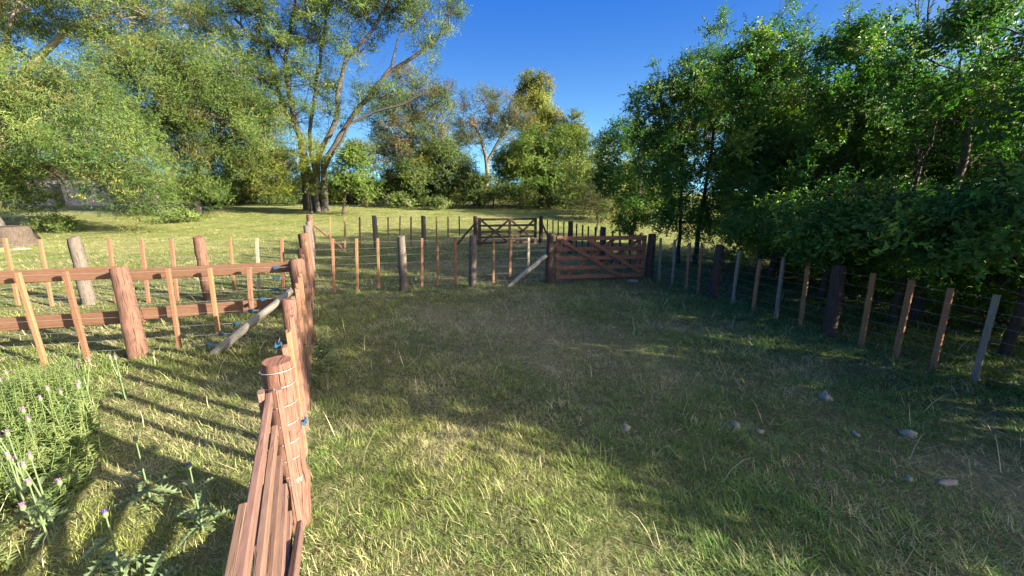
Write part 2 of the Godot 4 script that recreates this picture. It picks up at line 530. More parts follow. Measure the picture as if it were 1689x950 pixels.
# ---------------------------------------------------------------- fences
# items are [kind, foot along, foot height, top along, top height]
func fence(called: String, label: String, a: Vector2, b: Vector2, items: Array, heights: Array, run: Vector2, off := 0.0) -> Node3D:
	var root := thing(called, label, "fence", Vector3(a.x, 0, a.y))
	var u := (b - a).normalized()
	var dir := Vector3(u.x, 0, u.y)
	var nrm := Vector3(-u.y, 0, u.x)
	for it in items:
		var m := MB.new()
		var k := rng.randf_range(0.82, 1.15)
		m.tint = Color(k, k * rng.randf_range(0.95, 1.03), k * rng.randf_range(0.92, 1.03))
		var foot: Vector3 = dir * it[1] + Vector3.UP * it[2]
		var top: Vector3 = dir * it[3] + Vector3.UP * it[4]
		var off2 := Vector2(rng.randf() * 4.0, rng.randf() * 4.0)
		if it[0] >= 8:
			var r: float = it[5] if it.size() > 5 else 0.085
			if it[2] < 0.12: foot.y = -0.3
			var pts := []
			var rad := []
			for i in 11:
				var t := i / 10.0
				pts.append(foot.lerp(top, t) + Vector3(rng.randf_range(-1, 1), 0, rng.randf_range(-1, 1)) * r * 0.07)
				rad.append(r * (1.1 - 0.12 * t) * (0.9 if i == 10 else 1.0) * rng.randf_range(0.96, 1.05))
			pts.insert(10, foot.lerp(top, 0.985))
			rad.insert(10, r * 0.97)
			m.tube(pts, rad, 14, true, 0.09, rng, off2, 2.0)
			part("post", m.mesh(), [M.dark_post, M.red_post, M.grey_post, M.pink_post][it[0] - 8], root)
		else:
			if it[2] < 0.05: foot.y = -0.08
			foot += nrm * off; top += nrm * (off + rng.randf_range(-0.018, 0.018))
			var w: float = [0.05, 0.058, 0.056, 0.058, 0.062, 0.078, 0.075][it[0]]
			m.plank(foot, top, w * rng.randf_range(0.9, 1.1), 0.04, nrm, 0.006, off2)
			part("picket", m.mesh(), [M.dark_picket, M.red_picket, M.tan_picket, M.grey_picket, M.brightened_picket, M.red_picket, M.tan_picket][it[0]], root)
	for h in heights:
		var w := MB.new()
		var pts := []
		var n := int((run.y - run.x) / 0.6) + 2
		for i in n:
			var t := float(i) / (n - 1)
			pts.append(dir * lerpf(run.x, run.y, t) + Vector3.UP * (h + rng.randf_range(-0.006, 0.006)) + nrm * (off + 0.024))
		w.tube(pts, taper(0.0016, 0.0016, n), 5, false)
		part("wire", w.mesh(), M.wire, root)
	return root

func brace(root: Node3D, from: Vector3, to: Vector3, r: float, mat: Material) -> void:
	var m := MB.new()
	var pts := bent(from - root.position, to - root.position, 7, 0.015)
	m.tube(pts, taper(r * 1.1, r * 0.85, 8), 9, true, 0.12, rng, Vector2(rng.randf() * 3, rng.randf() * 3), 1.5)
	part("brace", m.mesh(), mat, root)

# boards are [s0, h0, s1, h1, width, layer]; layer is the step out from the middle of the gate
func gate(called: String, label: String, a: Vector2, b: Vector2, boards: Array, mats: Array) -> Node3D:
	var root := thing(called, label, "gate", Vector3(a.x, 0, a.y))
	var u := (b - a).normalized()
	var dir := Vector3(u.x, 0, u.y)
	var nrm := Vector3(-u.y, 0, u.x)
	for q in boards:
		var m := MB.new()
		var k := rng.randf_range(0.78, 1.2)
		m.tint = Color(k, k * rng.randf_range(0.94, 1.03), k * rng.randf_range(0.92, 1.04))
		var o: Vector3 = nrm * q[5] * 0.033
		m.plank(dir * q[0] + Vector3.UP * q[1] + o, dir * q[2] + Vector3.UP * q[3] + o, q[4], 0.03, nrm, 0.004, Vector2(rng.randf() * 4, rng.randf() * 4))
		var nm := "board"
		if absf(q[0] - q[2]) < 0.06: nm = "stile"
		elif absf(q[1] - q[3]) > 0.3: nm = "diagonal_brace"
		var piece := part(nm, m.mesh(), mats[rng.randi() % mats.size()], root)
		if nm == "board":
			for e in [0.035, 0.965]:
				var s := MB.new()
				var c: Vector3 = (dir * q[0] + Vector3.UP * q[1]).lerp(dir * q[2] + Vector3.UP * q[3], e) + o
				s.tube([c - nrm * 0.022, c - nrm * 0.018, c + nrm * 0.018, c + nrm * 0.022], [0.006, 0.009, 0.009, 0.006], 7, true)
				part("bolt", s.mesh(), M.iron, piece)
	return root

func ring_of_wire(root: Node3D, centre: Vector3, r: float, tilt: float) -> void:
	var m := MB.new()
	var pts := []
	for i in 17:
		var a := TAU * i / 16
		pts.append(centre - root.position + Vector3(cos(a) * r, sin(a + 0.6) * tilt, sin(a) * r))
	m.tube(pts, taper(0.0028, 0.0028, 17), 5, false)
	part("wire_wrap", m.mesh(), M.wire, root)

func tensioner(label: String, at: Vector3, dir: Vector3, group := "") -> void:
	var o := thing("wire_tensioner", label, "wire tensioner", at, group)
	var up := Vector3.UP
	var side := dir.cross(up).normalized()
	o.scale = Vector3.ONE * 0.75
	var m := MB.new()
	m.plank(-dir * 0.05 + side * 0.02, dir * 0.05 + side * 0.02, 0.045, 0.006, side, 0.002)
	m.plank(-dir * 0.05 - side * 0.02, dir * 0.05 - side * 0.02, 0.045, 0.006, side, 0.002)
	m.plank(-dir * 0.05 - side * 0.02, -dir * 0.05 + side * 0.02, 0.04, 0.006, dir, 0.002)
	part("frame", m.mesh(), M.blue, o)
	var s := MB.new()
	s.tube([-side * 0.028, -side * 0.012, side * 0.012, side * 0.028], [0.02, 0.012, 0.012, 0.02], 10, true)
	part("spool", s.mesh(), M.blue, o)
	var g := MB.new()
	g.tube([side * 0.026, side * 0.036], [0.03, 0.03], 8, true)
	part("ratchet_wheel", g.mesh(), M.blue, o)
	var w := MB.new()
	w.tube([dir * 0.0, dir * 0.22], [0.0026, 0.0026], 5, false)
	w.tube([-dir * 0.05, -dir * 0.2], [0.0026, 0.0026], 5, false)
	part("wire_end", w.mesh(), M.wire, o)

# ---------------------------------------------------------------- small things
func stone(label: String, at: Vector3, size: Vector3, s: int, group := "") -> void:
	var nz := FastNoiseLite.new()
	nz.seed = s
	nz.frequency = 0.9
	var m := MB.new()
	var rows := 9; var cols := 14
	var ids := []
	for j in rows + 1:
		var row := []
		for i in cols:
			var th := PI * j / rows; var ph := TAU * i / cols
			var d := Vector3(sin(th) * cos(ph), cos(th), sin(th) * sin(ph))
			var r := 1.0 + nz.get_noise_3d(d.x, d.y, d.z) * 0.8 + nz.get_noise_3d(d.x * 3, d.y * 3, d.z * 3) * 0.16
			row.append(m.vert(d * r * size, (d / size).normalized(), Vector2(d.x, d.y)))
		ids.append(row)
	for j in rows:
		for i in cols:
			m.tri(ids[j][i], ids[j][(i + 1) % cols], ids[j + 1][i]); m.tri(ids[j][(i + 1) % cols], ids[j + 1][(i + 1) % cols], ids[j + 1][i])
	var o := part("stone", m.mesh(), M.stone, self, Vector3(at.x, ground_h(at.x, at.z) + size.y * 0.05, at.z))
	o.rotation.y = s
	tag(o, label, "stone", group)

func thistle(called: String, label: String, group: String, at: Vector2, h: float, heads: int, bloom: Material, s: int, leafy: float) -> void:
	var r := RandomNumberGenerator.new()
	r.seed = s
	var root := thing(called, label, "thistle", Vector3(at.x, ground_h(at.x, at.y), at.y), group)
	var lm := MB.new()
	for i in int(14 * leafy):
		var a := r.randf() * TAU
		var y := h * 0.75 * pow(r.randf(), 1.6)
		var l := r.randf_range(0.12, 0.26) * leafy * (1.1 - 0.6 * y / h)
		var d := Vector3(cos(a), r.randf_range(0.1, 0.7), sin(a)).normalized()
		var side := d.cross(Vector3.UP).normalized()
		var k := r.randf_range(0.7, 1.3)
		lm.tint = Color(k, k, k)
		var p := Vector3(0, y, 0)
		for q in 6:
			var step := l / 6
			var w := l * 0.22 * (1.0 - absf(q - 2.0) / 5.0)
			var p2 := p + d * step
			lm.flat(p, p2, p + side * w + d * step * 0.9 + Vector3.UP * w * 0.4, Vector3.UP)
			lm.flat(p, p2, p - side * w + d * step * 0.9 + Vector3.UP * w * 0.4, Vector3.UP)
			lm.flat(p + side * 0.012, p2 + side * 0.012, p2 - side * 0.012, Vector3.UP)
			d = (d + Vector3.DOWN * 0.13).normalized()
			p = p2
	part("leaves", lm.mesh(), M.thistle_leaf, root)
	for k in heads:
		var top := Vector3(r.randf_range(-1, 1) * 0.14, h * r.randf_range(0.82, 1.0), r.randf_range(-1, 1) * 0.14) if k > 0 else Vector3(0.02, h, 0.01)
		var sm := MB.new()
		sm.tube([Vector3(0, h * (0.0 if k == 0 else 0.35), 0), Vector3(top.x * 0.4, h * (0.5 if k == 0 else 0.6), top.z * 0.4), top], [0.007, 0.006, 0.004], 5, false)
		part("stem", sm.mesh(), M.thistle_leaf, root)
		var hm := MB.new()
		hm.tube([top, top + Vector3.UP * 0.012, top + Vector3.UP * 0.026, top + Vector3.UP * 0.036], [0.005, 0.013, 0.014, 0.009], 9, true)
		var head := part("flower_head", hm.mesh(), M.thistle_leaf, root)
		var fm := MB.new()
		for i in 34:
			var a := r.randf() * TAU
			var o := Vector3(cos(a), 0, sin(a))
			var tip := top + Vector3.UP * r.randf_range(0.045, 0.056) + o * r.randf_range(0.0, 0.02)
			var kk := r.randf_range(0.75, 1.25)
			fm.tint = Color(kk, kk, kk)
			var side := o.cross(Vector3.UP) * 0.004
			fm.flat(top + Vector3.UP * 0.034 + o * 0.008 - side, top + Vector3.UP * 0.034 + o * 0.008 + side, tip, o + Vector3.UP * 0.3)
		part("petals", fm.mesh(), bloom, head)

func build_weeds() -> void:
	var r := RandomNumberGenerator.new()
	r.seed = 8
	var b := MB.new()
	for st in 3:
		var a := st * 2.1
		var p := Vector3(cos(a), 0, sin(a)) * 0.04
		var d := (Vector3.UP + Vector3(cos(a), 0, sin(a)) * 0.18).normalized()
		var pts := [p]
		for i in 16:
			p += d * 0.036
			d = (d + Vector3(r.randf_range(-1, 1), 0, r.randf_range(-1, 1)) * 0.08).normalized()
			pts.append(p)
			for q in 2:
				var la := r.randf() * TAU
				var k := r.randf_range(0.75, 1.3)
				b.tint = Color(k, k, k * 0.9)
				var l := 0.075 * (1.15 - i / 20.0)
				b.leaf(p, Vector3(cos(la), r.randf_range(0.1, 0.9), sin(la)).normalized(), Vector3.UP, l * r.randf_range(0.7, 1.3), l * 0.3, 0.2)
		b.tint = Color(1, 1, 0.9)
		b.tube(pts, taper(0.005, 0.002, 17), 4, false)
	var m := b.mesh()
	var places := []
	var tints := PackedColorArray()
	for i in 430:
		var x := rng.randfn(-4.3, 0.6); var z := rng.randfn(-3.0, 0.65)
		var near := absf(x - (-1.48 - 0.49 * (-2.17 - z)))
		if x > 1.22 * z - 0.1 or z > -1.2: continue
		var hgt := clampf(rng.randf_range(0.45, 1.15) * (1.05 - 0.45 * absf(x + 4.4)), 0.28, 1.15)
		places.append(Transform3D(Basis(Vector3.UP, rng.randf() * TAU).rotated(Vector3(1, 0, 0), rng.randf_range(-0.2, 0.2)).scaled(Vector3(1, hgt, 1)), Vector3(x, ground_h(x, z), z)))
		var c := Color(0.10, 0.165, 0.05).lerp(Color(0.22, 0.27, 0.10), rng.randf())
		tints.append(c)
	tag(scatter("tall_weeds", m, leaf_material(Color(0.6, 0.7, 0.3)), places, tints, self), "bed of tall leafy green weeds growing before the near picket fence", "weeds", "", "stuff")

func build_house() -> void:
	var at := Vector3(-46.0, ground_h(-46.0, -43.0), -43.0)
	var root := thing("farmhouse", "low pale pink rendered house half hidden behind the drooping tree", "house", at)
	var w := MB.new()
	var hx := 5.5; var hz := 3.0; var hh := 2.9
	w.quad(Vector3(-hx, -0.3, hz), Vector3(hx, -0.3, hz), Vector3(hx, hh, hz), Vector3(-hx, hh, hz), Vector3(0, 0, 1))
	w.quad(Vector3(-hx, -0.3, -hz), Vector3(hx, -0.3, -hz), Vector3(hx, hh, -hz), Vector3(-hx, hh, -hz), Vector3(0, 0, -1))
	for s in [-1, 1]:
		w.quad(Vector3(s * hx, -0.3, -hz), Vector3(s * hx, -0.3, hz), Vector3(s * hx, hh, hz), Vector3(s * hx, hh, -hz), Vector3(s, 0, 0))
		w.flat(Vector3(s * hx, hh, -hz), Vector3(s * hx, hh, hz), Vector3(s * hx, hh + 1.5, 0), Vector3(s, 0, 0))
	part("walls", w.mesh(), M.plaster, root)
	var r := MB.new()
	for s in [-1, 1]:
		r.plank(Vector3(-hx - 0.3, hh + 0.72, s * hz * 0.54), Vector3(hx + 0.3, hh + 0.72, s * hz * 0.54), 3.75, 0.08, Vector3(0, 1.0, s * 0.5).normalized(), 0.02)
	part("roof", r.mesh(), M.roof, root)
	for x in [-3.4, 2.8]:
		var f := MB.new()
		f.plank(Vector3(x, 0.9, hz + 0.02), Vector3(x, 2.1, hz + 0.02), 1.1, 0.08, Vector3(0, 0, 1), 0.01)
		var win := part("window", f.mesh(), M.shutter, root)
		for k in 2:
			var p := MB.new()
			p.plank(Vector3(x - 0.25 + 0.5 * k, 1.0, hz + 0.065), Vector3(x - 0.25 + 0.5 * k, 2.0, hz + 0.065), 0.42, 0.012, Vector3(0, 0, 1), 0.002)
			part("pane", p.mesh(), M.pane, win)
	var d := MB.new()
	d.plank(Vector3(0, 0, hz + 0.03), Vector3(0, 2.1, hz + 0.03), 0.95, 0.08, Vector3(0, 0, 1), 0.01)
	part("door", d.mesh(), M.shutter, root)

func build_stump() -> void:
	var at := Vector3(-21.3, ground_h(-21.3, -16.4), -16.4)
	var root := thing("tree_stump", "broad grey cut tree stump standing in the lawn behind the fences", "stump", at)
	var m := MB.new()
	var pts := []; var rad := []
	for i in 8:
		var t := i / 7.0
		pts.append(Vector3(0, -0.15 + t * 0.95, 0)); rad.append(0.58 + 0.32 * pow(1.0 - t, 2.2))
	m.tube(pts, rad, 22, true, 0.2, rng, Vector2.ZERO, 6.0)
	part("stump_body", m.mesh(), M.bark_dark, root)
	var log_root := thing("log_piece", "short dark log piece sitting on the grey tree stump", "log", at + Vector3(-0.35, 0.8, 0.1))
	var l := MB.new()
	l.tube([Vector3(0, 0, 0), Vector3(0.02, 0.2, 0), Vector3(0.0, 0.42, 0.02)], [0.2, 0.18, 0.15], 11, true, 0.14, rng, Vector2.ZERO, 3.0)
	part("log_body", l.mesh(), M.bark_brown, log_root)

func _ready() -> void:
	rng.seed = 77
	wobble.seed = 5; wobble.frequency = 0.05
	patch_noise.seed = 9; patch_noise.frequency = 0.02; patch_noise.fractal_octaves = 3
	fine_noise.seed = 15; fine_noise.frequency = 0.05

	# ---- camera
	var cam := Camera3D.new()
	cam.name = "camera"
	add_child(cam)
	cam.position = Vector3(0, 2.2, 0)
	cam.rotation.x = -0.24346
	cam.fov = 73.86
	cam.near = 0.05
	cam.far = 3000.0
	cam.current = true

	# ---- sky, sun, exposure
	var sky := ProceduralSkyMaterial.new()
	sky.sky_top_color = Color(0.002, 0.028, 0.138).linear_to_srgb()
	sky.sky_horizon_color = Color(0.11, 0.25, 0.33).linear_to_srgb()
	sky.sky_curve = 0.105
	sky.sky_energy_multiplier = 0.88
	sky.ground_bottom_color = Color(0.05, 0.055, 0.025).linear_to_srgb()
	sky.ground_horizon_color = Color(0.08, 0.09, 0.08).linear_to_srgb()
	sky.sun_angle_max = 90.0
	sky.sun_curve = 0.40
	var env := Environment.new()
	env.background_mode = Environment.BG_SKY
	env.sky = Sky.new()
	env.sky.sky_material = sky
	env.tonemap_mode = Environment.TONE_MAPPER_LINEAR
	env.tonemap_exposure = 7.0
	env.sdfgi_enabled = true
	env.ssao_enabled = true
	env.ssil_enabled = true
	var we := WorldEnvironment.new()
	we.name = "world_environment"
	we.environment = env
	add_child(we)
	var sun := DirectionalLight3D.new()
	sun.name = "sun"
	add_child(sun)
	var el := deg_to_rad(20.5)
	var az := Vector2(0.935, 0.355).normalized()
	sun.look_at_from_position(Vector3(az.x * cos(el), sin(el), az.y * cos(el)) * 60.0, Vector3.ZERO)
	sun.light_energy = 1.15
	sun.light_color = Color(1.0, 0.955, 0.87)
	sun.light_angular_distance = 0.5
	sun.shadow_enabled = true

	# ---- materials
	M.red_picket = wood(11, Color(0.138, 0.0645, 0.0387), Color(0.267, 0.142, 0.086), 0.5)
	M.tan_picket = wood(12, Color(0.155, 0.086, 0.0447), Color(0.275, 0.168, 0.0903), 0.5)
	M.grey_picket = wood(13, Color(0.172, 0.142, 0.103), Color(0.344, 0.292, 0.215), 0.6)
	M.brightened_picket = wood(27, Color(0.236, 0.104, 0.0516), Color(0.473, 0.237, 0.116), 0.5)  # red picket wood copied brighter and more orange, offsetting shade on the right fence
	M.pale_log = wood(28, Color(0.16, 0.14, 0.115), Color(0.42, 0.38, 0.32), 0.9)
	M.dark_picket = wood(14, Color(0.0557, 0.0312, 0.0187), Color(0.124, 0.0738, 0.0453), 0.7)
	M.red_post = wood(15, Color(0.0602, 0.031, 0.0224), Color(0.219, 0.122, 0.086), 1.0)
	M.grey_post = wood(16, Color(0.0602, 0.0482, 0.0404), Color(0.181, 0.15, 0.129), 1.0)
	M.dark_post = wood(17, Color(0.043, 0.0284, 0.0232), Color(0.146, 0.0903, 0.0688), 1.0)
	M.pink_post = wood(18, Color(0.0731, 0.031, 0.0232), Color(0.267, 0.142, 0.103), 1.0)
	M.weathered = wood(25, Color(0.103, 0.0585, 0.043), Color(0.249, 0.155, 0.116), 0.7)
	M.rail = wood(19, Color(0.103, 0.0516, 0.031), Color(0.219, 0.119, 0.0722), 0.8)
	M.gate_red = wood(20, Color(0.129, 0.0568, 0.0356), Color(0.355, 0.175, 0.111), 0.7)
	M.gate_grey = wood(21, Color(0.0681, 0.0426, 0.0293), Color(0.186, 0.125, 0.0853), 0.8)
	M.bark_grey = wood(22, Color(0.07, 0.055, 0.045), Color(0.27, 0.23, 0.19), 1.0, 0.9)
	M.bark_dark = wood(23, Color(0.035, 0.026, 0.02), Color(0.13, 0.10, 0.08), 1.0, 0.9)
	M.bark_brown = wood(26, Color(0.035, 0.030, 0.026), Color(0.155, 0.135, 0.115), 1.0, 0.9)
	M.bark_pale = wood(24, Color(0.22, 0.17, 0.13), Color(0.55, 0.47, 0.40), 0.6, 0.8)
	for k in ["bark_grey", "bark_dark", "red_post", "grey_post", "dark_post", "pink_post"]: M[k].heightmap_scale = 1.2
	M.wire = plain(Color(0.36, 0.35, 0.33), 0.5, 0.5)
	M.iron = plain(Color(0.10, 0.075, 0.06), 0.55, 0.5)
	M.blue = plain(Color(0.02, 0.065, 0.12), 0.5)
	M.stone = mottled(31, Color(0.17, 0.15, 0.11), Color(0.44, 0.40, 0.31), 4.0, 1.5)
	M.plaster = mottled(32, Color(0.42, 0.33, 0.29), Color(0.62, 0.52, 0.47), 0.5, 0.6)
	M.roof = mottled(33, Color(0.16, 0.08, 0.06), Color(0.26, 0.14, 0.1), 0.7, 2.0)
	M.shutter = plain(Color(0.12, 0.1, 0.08), 0.6)
	M.pane = plain(Color(0.04, 0.05, 0.06), 0.1)
	M.thistle_leaf = leaf_material(Color(0.5, 0.6, 0.3))
	M.thistle_leaf.albedo_color = Color(0.17, 0.23, 0.11).linear_to_srgb()
	M.pink_bloom = leaf_material(Color(0.7, 0.6, 0.7))
	M.pink_bloom.albedo_color = Color(0.46, 0.24, 0.43).linear_to_srgb()
	M.purple_bloom = leaf_material(Color(0.5, 0.4, 0.7))
	M.purple_bloom.albedo_color = Color(0.20, 0.12, 0.50).linear_to_srgb()

	# ---- ground and grass
	build_ground()
	build_grass()

	# ---- trees
	var leafm := leaf_material(Color(0.62, 0.75, 0.25))
	var s_pepper := spray(101, 1.0, 36, 0.16, 0.034, 0.6, 2.6)
	var s_fine := spray(102, 0.6, 33, 0.12, 0.045, 0.8, 0.5)
	var s_broad := spray(103, 0.24, 30, 0.058, 0.030, 0.8, 0.25)
	var s_euc := spray(104, 0.6, 30, 0.16, 0.04, 0.9, 0.8)
	var s_round := spray(105, 0.5, 33, 0.13, 0.06, 0.9, 0.3)
	var pepper := {"spray": s_pepper, "leaf": leafm, "bark": M.bark_brown, "density": 9.0, "clump": 0.42, "size": 1.05, "out": 0.75, "up": -0.55, "twig": 0.35, "colors": [Color(0.052, 0.105, 0.024), Color(0.165, 0.22, 0.058), Color(0.21, 0.20, 0.065)], "odd": 0.1, "flat": 1.3, "gappy": 1.0}
	var tipa := {"spray": s_fine, "leaf": leafm, "bark": M.bark_grey, "density": 9.5, "clump": 0.40, "size": 0.92, "gappy": 1.0, "out": 0.5, "up": 0.4, "twig": 0.55, "colors": [Color(0.0787, 0.132, 0.0303), Color(0.147, 0.202, 0.0483), Color(0.23, 0.266, 0.0413)], "odd": 0.1, "open": 0.6}
	var euc := {"spray": s_euc, "leaf": leafm, "bark": M.bark_pale, "density": 6.0, "clump": 0.6, "size": 1.05, "out": 0.5, "up": 0.1, "twig": 0.4, "colors": [Color(0.0943, 0.145, 0.0435), Color(0.189, 0.239, 0.0653), Color(0.232, 0.203, 0.0725)], "odd": 0.1}
	var feather := {"spray": s_fine, "leaf": leafm, "bark": M.bark_grey, "density": 6.5, "clump": 0.6, "size": 1.15, "out": 0.6, "up": 0.2, "twig": 0.6, "colors": [Color(0.0725, 0.109, 0.0406), Color(0.152, 0.189, 0.0696), Color(0.16, 0.116, 0.0725)], "odd": 0.2}
	var dense := {"spray": s_round, "leaf": leafm, "bark": M.bark_dark, "density": 12.0, "clump": 0.55, "size": 1.05, "out": 0.7, "up": 0.3, "twig": 0.25, "colors": [Color(0.058, 0.0943, 0.0261), Color(0.131, 0.167, 0.0406), Color(0.174, 0.174, 0.0435)], "odd": 0.1}
	var bright := dense.duplicate()
	bright.colors = [Color(0.0734, 0.128, 0.0247), Color(0.156, 0.22, 0.0432), Color(0.209, 0.243, 0.0493)]
	var yellowish := tipa.duplicate()
	yellowish.colors = [Color(0.108, 0.134, 0.0209), Color(0.182, 0.209, 0.0313), Color(0.0878, 0.117, 0.0313)]
	yellowish.density = 11.0
	var hedge_leaf := leaf_material(Color(0.45, 0.75, 0.25), 0.5)
	var hedge := {"spray": s_broad, "leaf": hedge_leaf, "bark": M.bark_dark, "density": 60.0, "clump": 0.2, "size": 1.15, "gappy": 1.0, "out": 0.8, "up": 0.25, "twig": 0.4, "colors": [Color(0.0535, 0.128, 0.0297), Color(0.122, 0.213, 0.0391), Color(0.253, 0.307, 0.0465)], "odd": 0.16, "limb": 0.8}

	# left: two drooping trees, a tall pale-limbed one behind
	tree("drooping_tree", "large drooping pale green tree with a low dark limb before the house", "tree", "", [[[Vector3(-31.8, 1.1, -23.0), Vector3(-30.9, 3.1, -23.0), Vector3(-27.4, 3.5, -22.0), Vector3(-25.1, 3.6, -21.5), Vector3(-23.0, 4.1, -21.0)], 0.42, 0.10], [[Vector3(-31.8, 1.1, -23.0), Vector3(-30.8, 4.5, -23.0), Vector3(-29.3, 6.1, -23.0), Vector3(-26.2, 7.3, -23.0)], 0.3, 0.12]], [-27.2, 7.2, -23.0, 3.0, 1.7, -24.3, 6.9, -23.0, 3.0, 1.8, -25.6, 5.1, -22.0, 2.8, 1.8, -21.3, 4.7, -21.0, 2.5, 1.7, -19.9, 3.2, -20.5, 1.9, 1.4, -26.7, 2.9, -21.0, 1.6, 1.3, -30.6, 6.1, -23.0, 3.0, 2.7, -19.1, 2.0, -20.5, 1.1, 0.7, -25.0, 8.4, -24.0, 1.7, 0.8, -29.0, 2.8, -21.0, 1.9, 1.6, -25.9, 4.1, -22.0, 1.7, 1.0, -24.8, 2.1, -22.0, 0.7, 0.6, -19.6, 1.6, -20.5, 1.1, 0.4, -26.5, 2.0, -21.0, 1.3, 0.7, -21.3, 2.2, -21.0, 1.0, 0.6], pepper)
	tree("drooping_tree", "rounded drooping pale green tree with a pinkish trunk left of the spreading tree", "tree", "", [[stem(-24.2, -30.0, 6.5, Vector3(0.8, 0, 0)), 0.26, 0.15]], [-25.8, 9.3, -30.0, 3.5, 2.4, -22.4, 8.9, -30.0, 3.5, 2.8, -23.3, 10.8, -30.0, 3.0, 1.5, -20.5, 7.3, -30.0, 3.1, 2.9, -18.1, 5.8, -30.0, 2.2, 2.0, -23.0, 5.6, -30.0, 3.1, 2.0, -26.1, 6.0, -30.0, 2.7, 2.2, -24.3, 3.7, -30.0, 2.0, 1.1, -19.2, 4.1, -30.0, 2.0, 1.3, -19.6, 10.1, -30.0, 2.4, 1.5, -27.1, 10.8, -30.0, 2.1, 1.3, -24.0, 7.8, -33.0, 3.9, 2.9, -22.6, 3.3, -28.5, 1.7, 1.0, -24.3, 2.2, -28.5, 1.1, 0.6, -21.5, 2.5, -28.5, 1.1, 0.7], pepper)
	tree("tall_tree", "tall tree with thick pale forking limbs rising behind the drooping trees", "tree", "", [[[Vector3(-45.6, 0.8, -34.0), Vector3(-41.7, 7.9, -34.0), Vector3(-39.1, 11.5, -34.0), Vector3(-37.0, 13.1, -34.0), Vector3(-34.9, 14.6, -34.0), Vector3(-31.2, 15.8, -34.0)], 0.42, 0.12], [[Vector3(-45.1, 0.8, -34.0), Vector3(-41.8, 10.2, -34.0), Vector3(-39.7, 14.1, -34.0), Vector3(-38.5, 15.8, -34.0), Vector3(-36.3, 17.8, -34.0)], 0.32, 0.10]], [-36.9, 15.8, -34.0, 3.8, 1.4, -32.2, 15.8, -34.0, 3.8, 1.6, -28.0, 15.5, -34.0, 3.8, 1.7, -24.4, 15.0, -34.0, 2.1, 1.4, -34.6, 14.0, -34.0, 2.4, 1.2, -30.8, 13.7, -34.0, 2.4, 0.9, -41.6, 15.8, -34.0, 3.3, 2.8, -25.1, 18.2, -34.0, 5.1, 1.8, -33.3, 18.6, -34.0, 6.4, 1.8, -39.5, 13.5, -34.0, 1.9, 1.2, -28.0, 13.5, -34.0, 1.4, 0.7], euc)
	# the great spreading tree
	var great := tipa.duplicate()
	great.bark = M.bark_brown
	great.shoots = [[Vector3(-10.4, 7.2, -31.5), Vector3(-6.2, 7.9, -31.0), 0], [Vector3(-9.0, 8.4, -31.2), Vector3(-6.0, 10.6, -31.0), 0], [Vector3(-12.0, 7.0, -31.0), Vector3(-8.2, 6.0, -30.5), 0], [Vector3(-11.5, 9.4, -31.7), Vector3(-8.8, 12.2, -31.2), 0]]
	tree("spreading_tree", "big spreading tree with many forking trunks and a long limb leaning right", "tree", "", [[[Vector3(-15.4, 1.3, -32.0), Vector3(-15.0, 4.4, -32.0), Vector3(-13.5, 6.5, -32.0), Vector3(-11.9, 8.5, -32.0), Vector3(-9.4, 10.9, -32.0), Vector3(-6.5, 12.6, -32.0), Vector3(-4.6, 14.1, -32.0)], 0.27, 0.09], [[Vector3(-15.9, 1.4, -32.0), Vector3(-15.5, 4.7, -32.0), Vector3(-13.7, 7.6, -32.0), Vector3(-13.1, 10.2, -32.0), Vector3(-12.4, 12.0, -32.0), Vector3(-10.0, 14.2, -32.0), Vector3(-8.8, 15.8, -32.0)], 0.23, 0.08], [[Vector3(-16.5, 1.4, -32.5), Vector3(-16.8, 6.1, -32.5), Vector3(-17.3, 9.0, -32.5), Vector3(-17.3, 12.0, -32.5), Vector3(-16.5, 14.4, -32.5), Vector3(-15.8, 16.4, -32.5)], 0.22, 0.08], [[Vector3(-17.4, 1.1, -33.0), Vector3(-17.2, 6.6, -33.0), Vector3(-18.3, 9.5, -33.0), Vector3(-18.8, 13.2, -33.0), Vector3(-20.3, 14.2, -33.0), Vector3(-21.0, 15.0, -33.0)], 0.2, 0.07], [[Vector3(-14.6, 3.7, -31.0), Vector3(-12.3, 7.2, -31.0), Vector3(-10.2, 8.1, -31.0), Vector3(-8.1, 8.6, -31.0), Vector3(-6.3, 9.5, -31.0)], 0.1, 0.05], [[Vector3(-10.4, 10.0, -32.0), Vector3(-9.1, 11.4, -32.0), Vector3(-8.5, 13.2, -32.0), Vector3(-6.8, 14.9, -32.0)], 0.11, 0.04], [[Vector3(-15.5, 1.3, -31.2), Vector3(-16.7, 5.5, -33.5), Vector3(-15.7, 10.1, -33.5), Vector3(-14.9, 13.1, -33.5), Vector3(-14.0, 16.4, -33.5)], 0.18, 0.08]], [-4.6, 14.7, -32.0, 1.2, 1.4, -6.4, 14.6, -32.0, 2.0, 1.6, -8.6, 15.0, -32.0, 2.0, 1.2, -6.7, 12.8, -32.0, 1.1, 1.0, -10.9, 14.6, -32.0, 2.2, 1.7, -12.7, 15.6, -32.0, 2.6, 1.7, -15.2, 15.0, -32.0, 2.2, 2.0, -18.4, 14.6, -32.0, 2.2, 2.0, -17.4, 12.6, -32.0, 2.0, 1.7, -20.1, 12.2, -32.0, 2.0, 1.4, -14.6, 13.0, -32.0, 2.0, 1.7, -11.5, 12.2, -32.0, 1.4, 1.5, -9.5, 9.5, -32.0, 1.4, 0.9, -6.4, 11.0, -32.0, 0.9, 0.7, -18.6, 10.2, -32.0, 2.3, 1.6, -15.4, 10.2, -32.0, 2.1, 1.8, -14.3, 8.2, -32.0, 1.4, 1.6, -17.2, 7.6, -32.0, 2.1, 1.8, -11.4, 8.9, -32.0, 1.2, 1.2, -12.3, 17.6, -32.0, 6.1, 1.7, -6.7, 16.5, -32.0, 2.6, 1.3, -19.7, 15.0, -32.0, 1.8, 1.8], great)
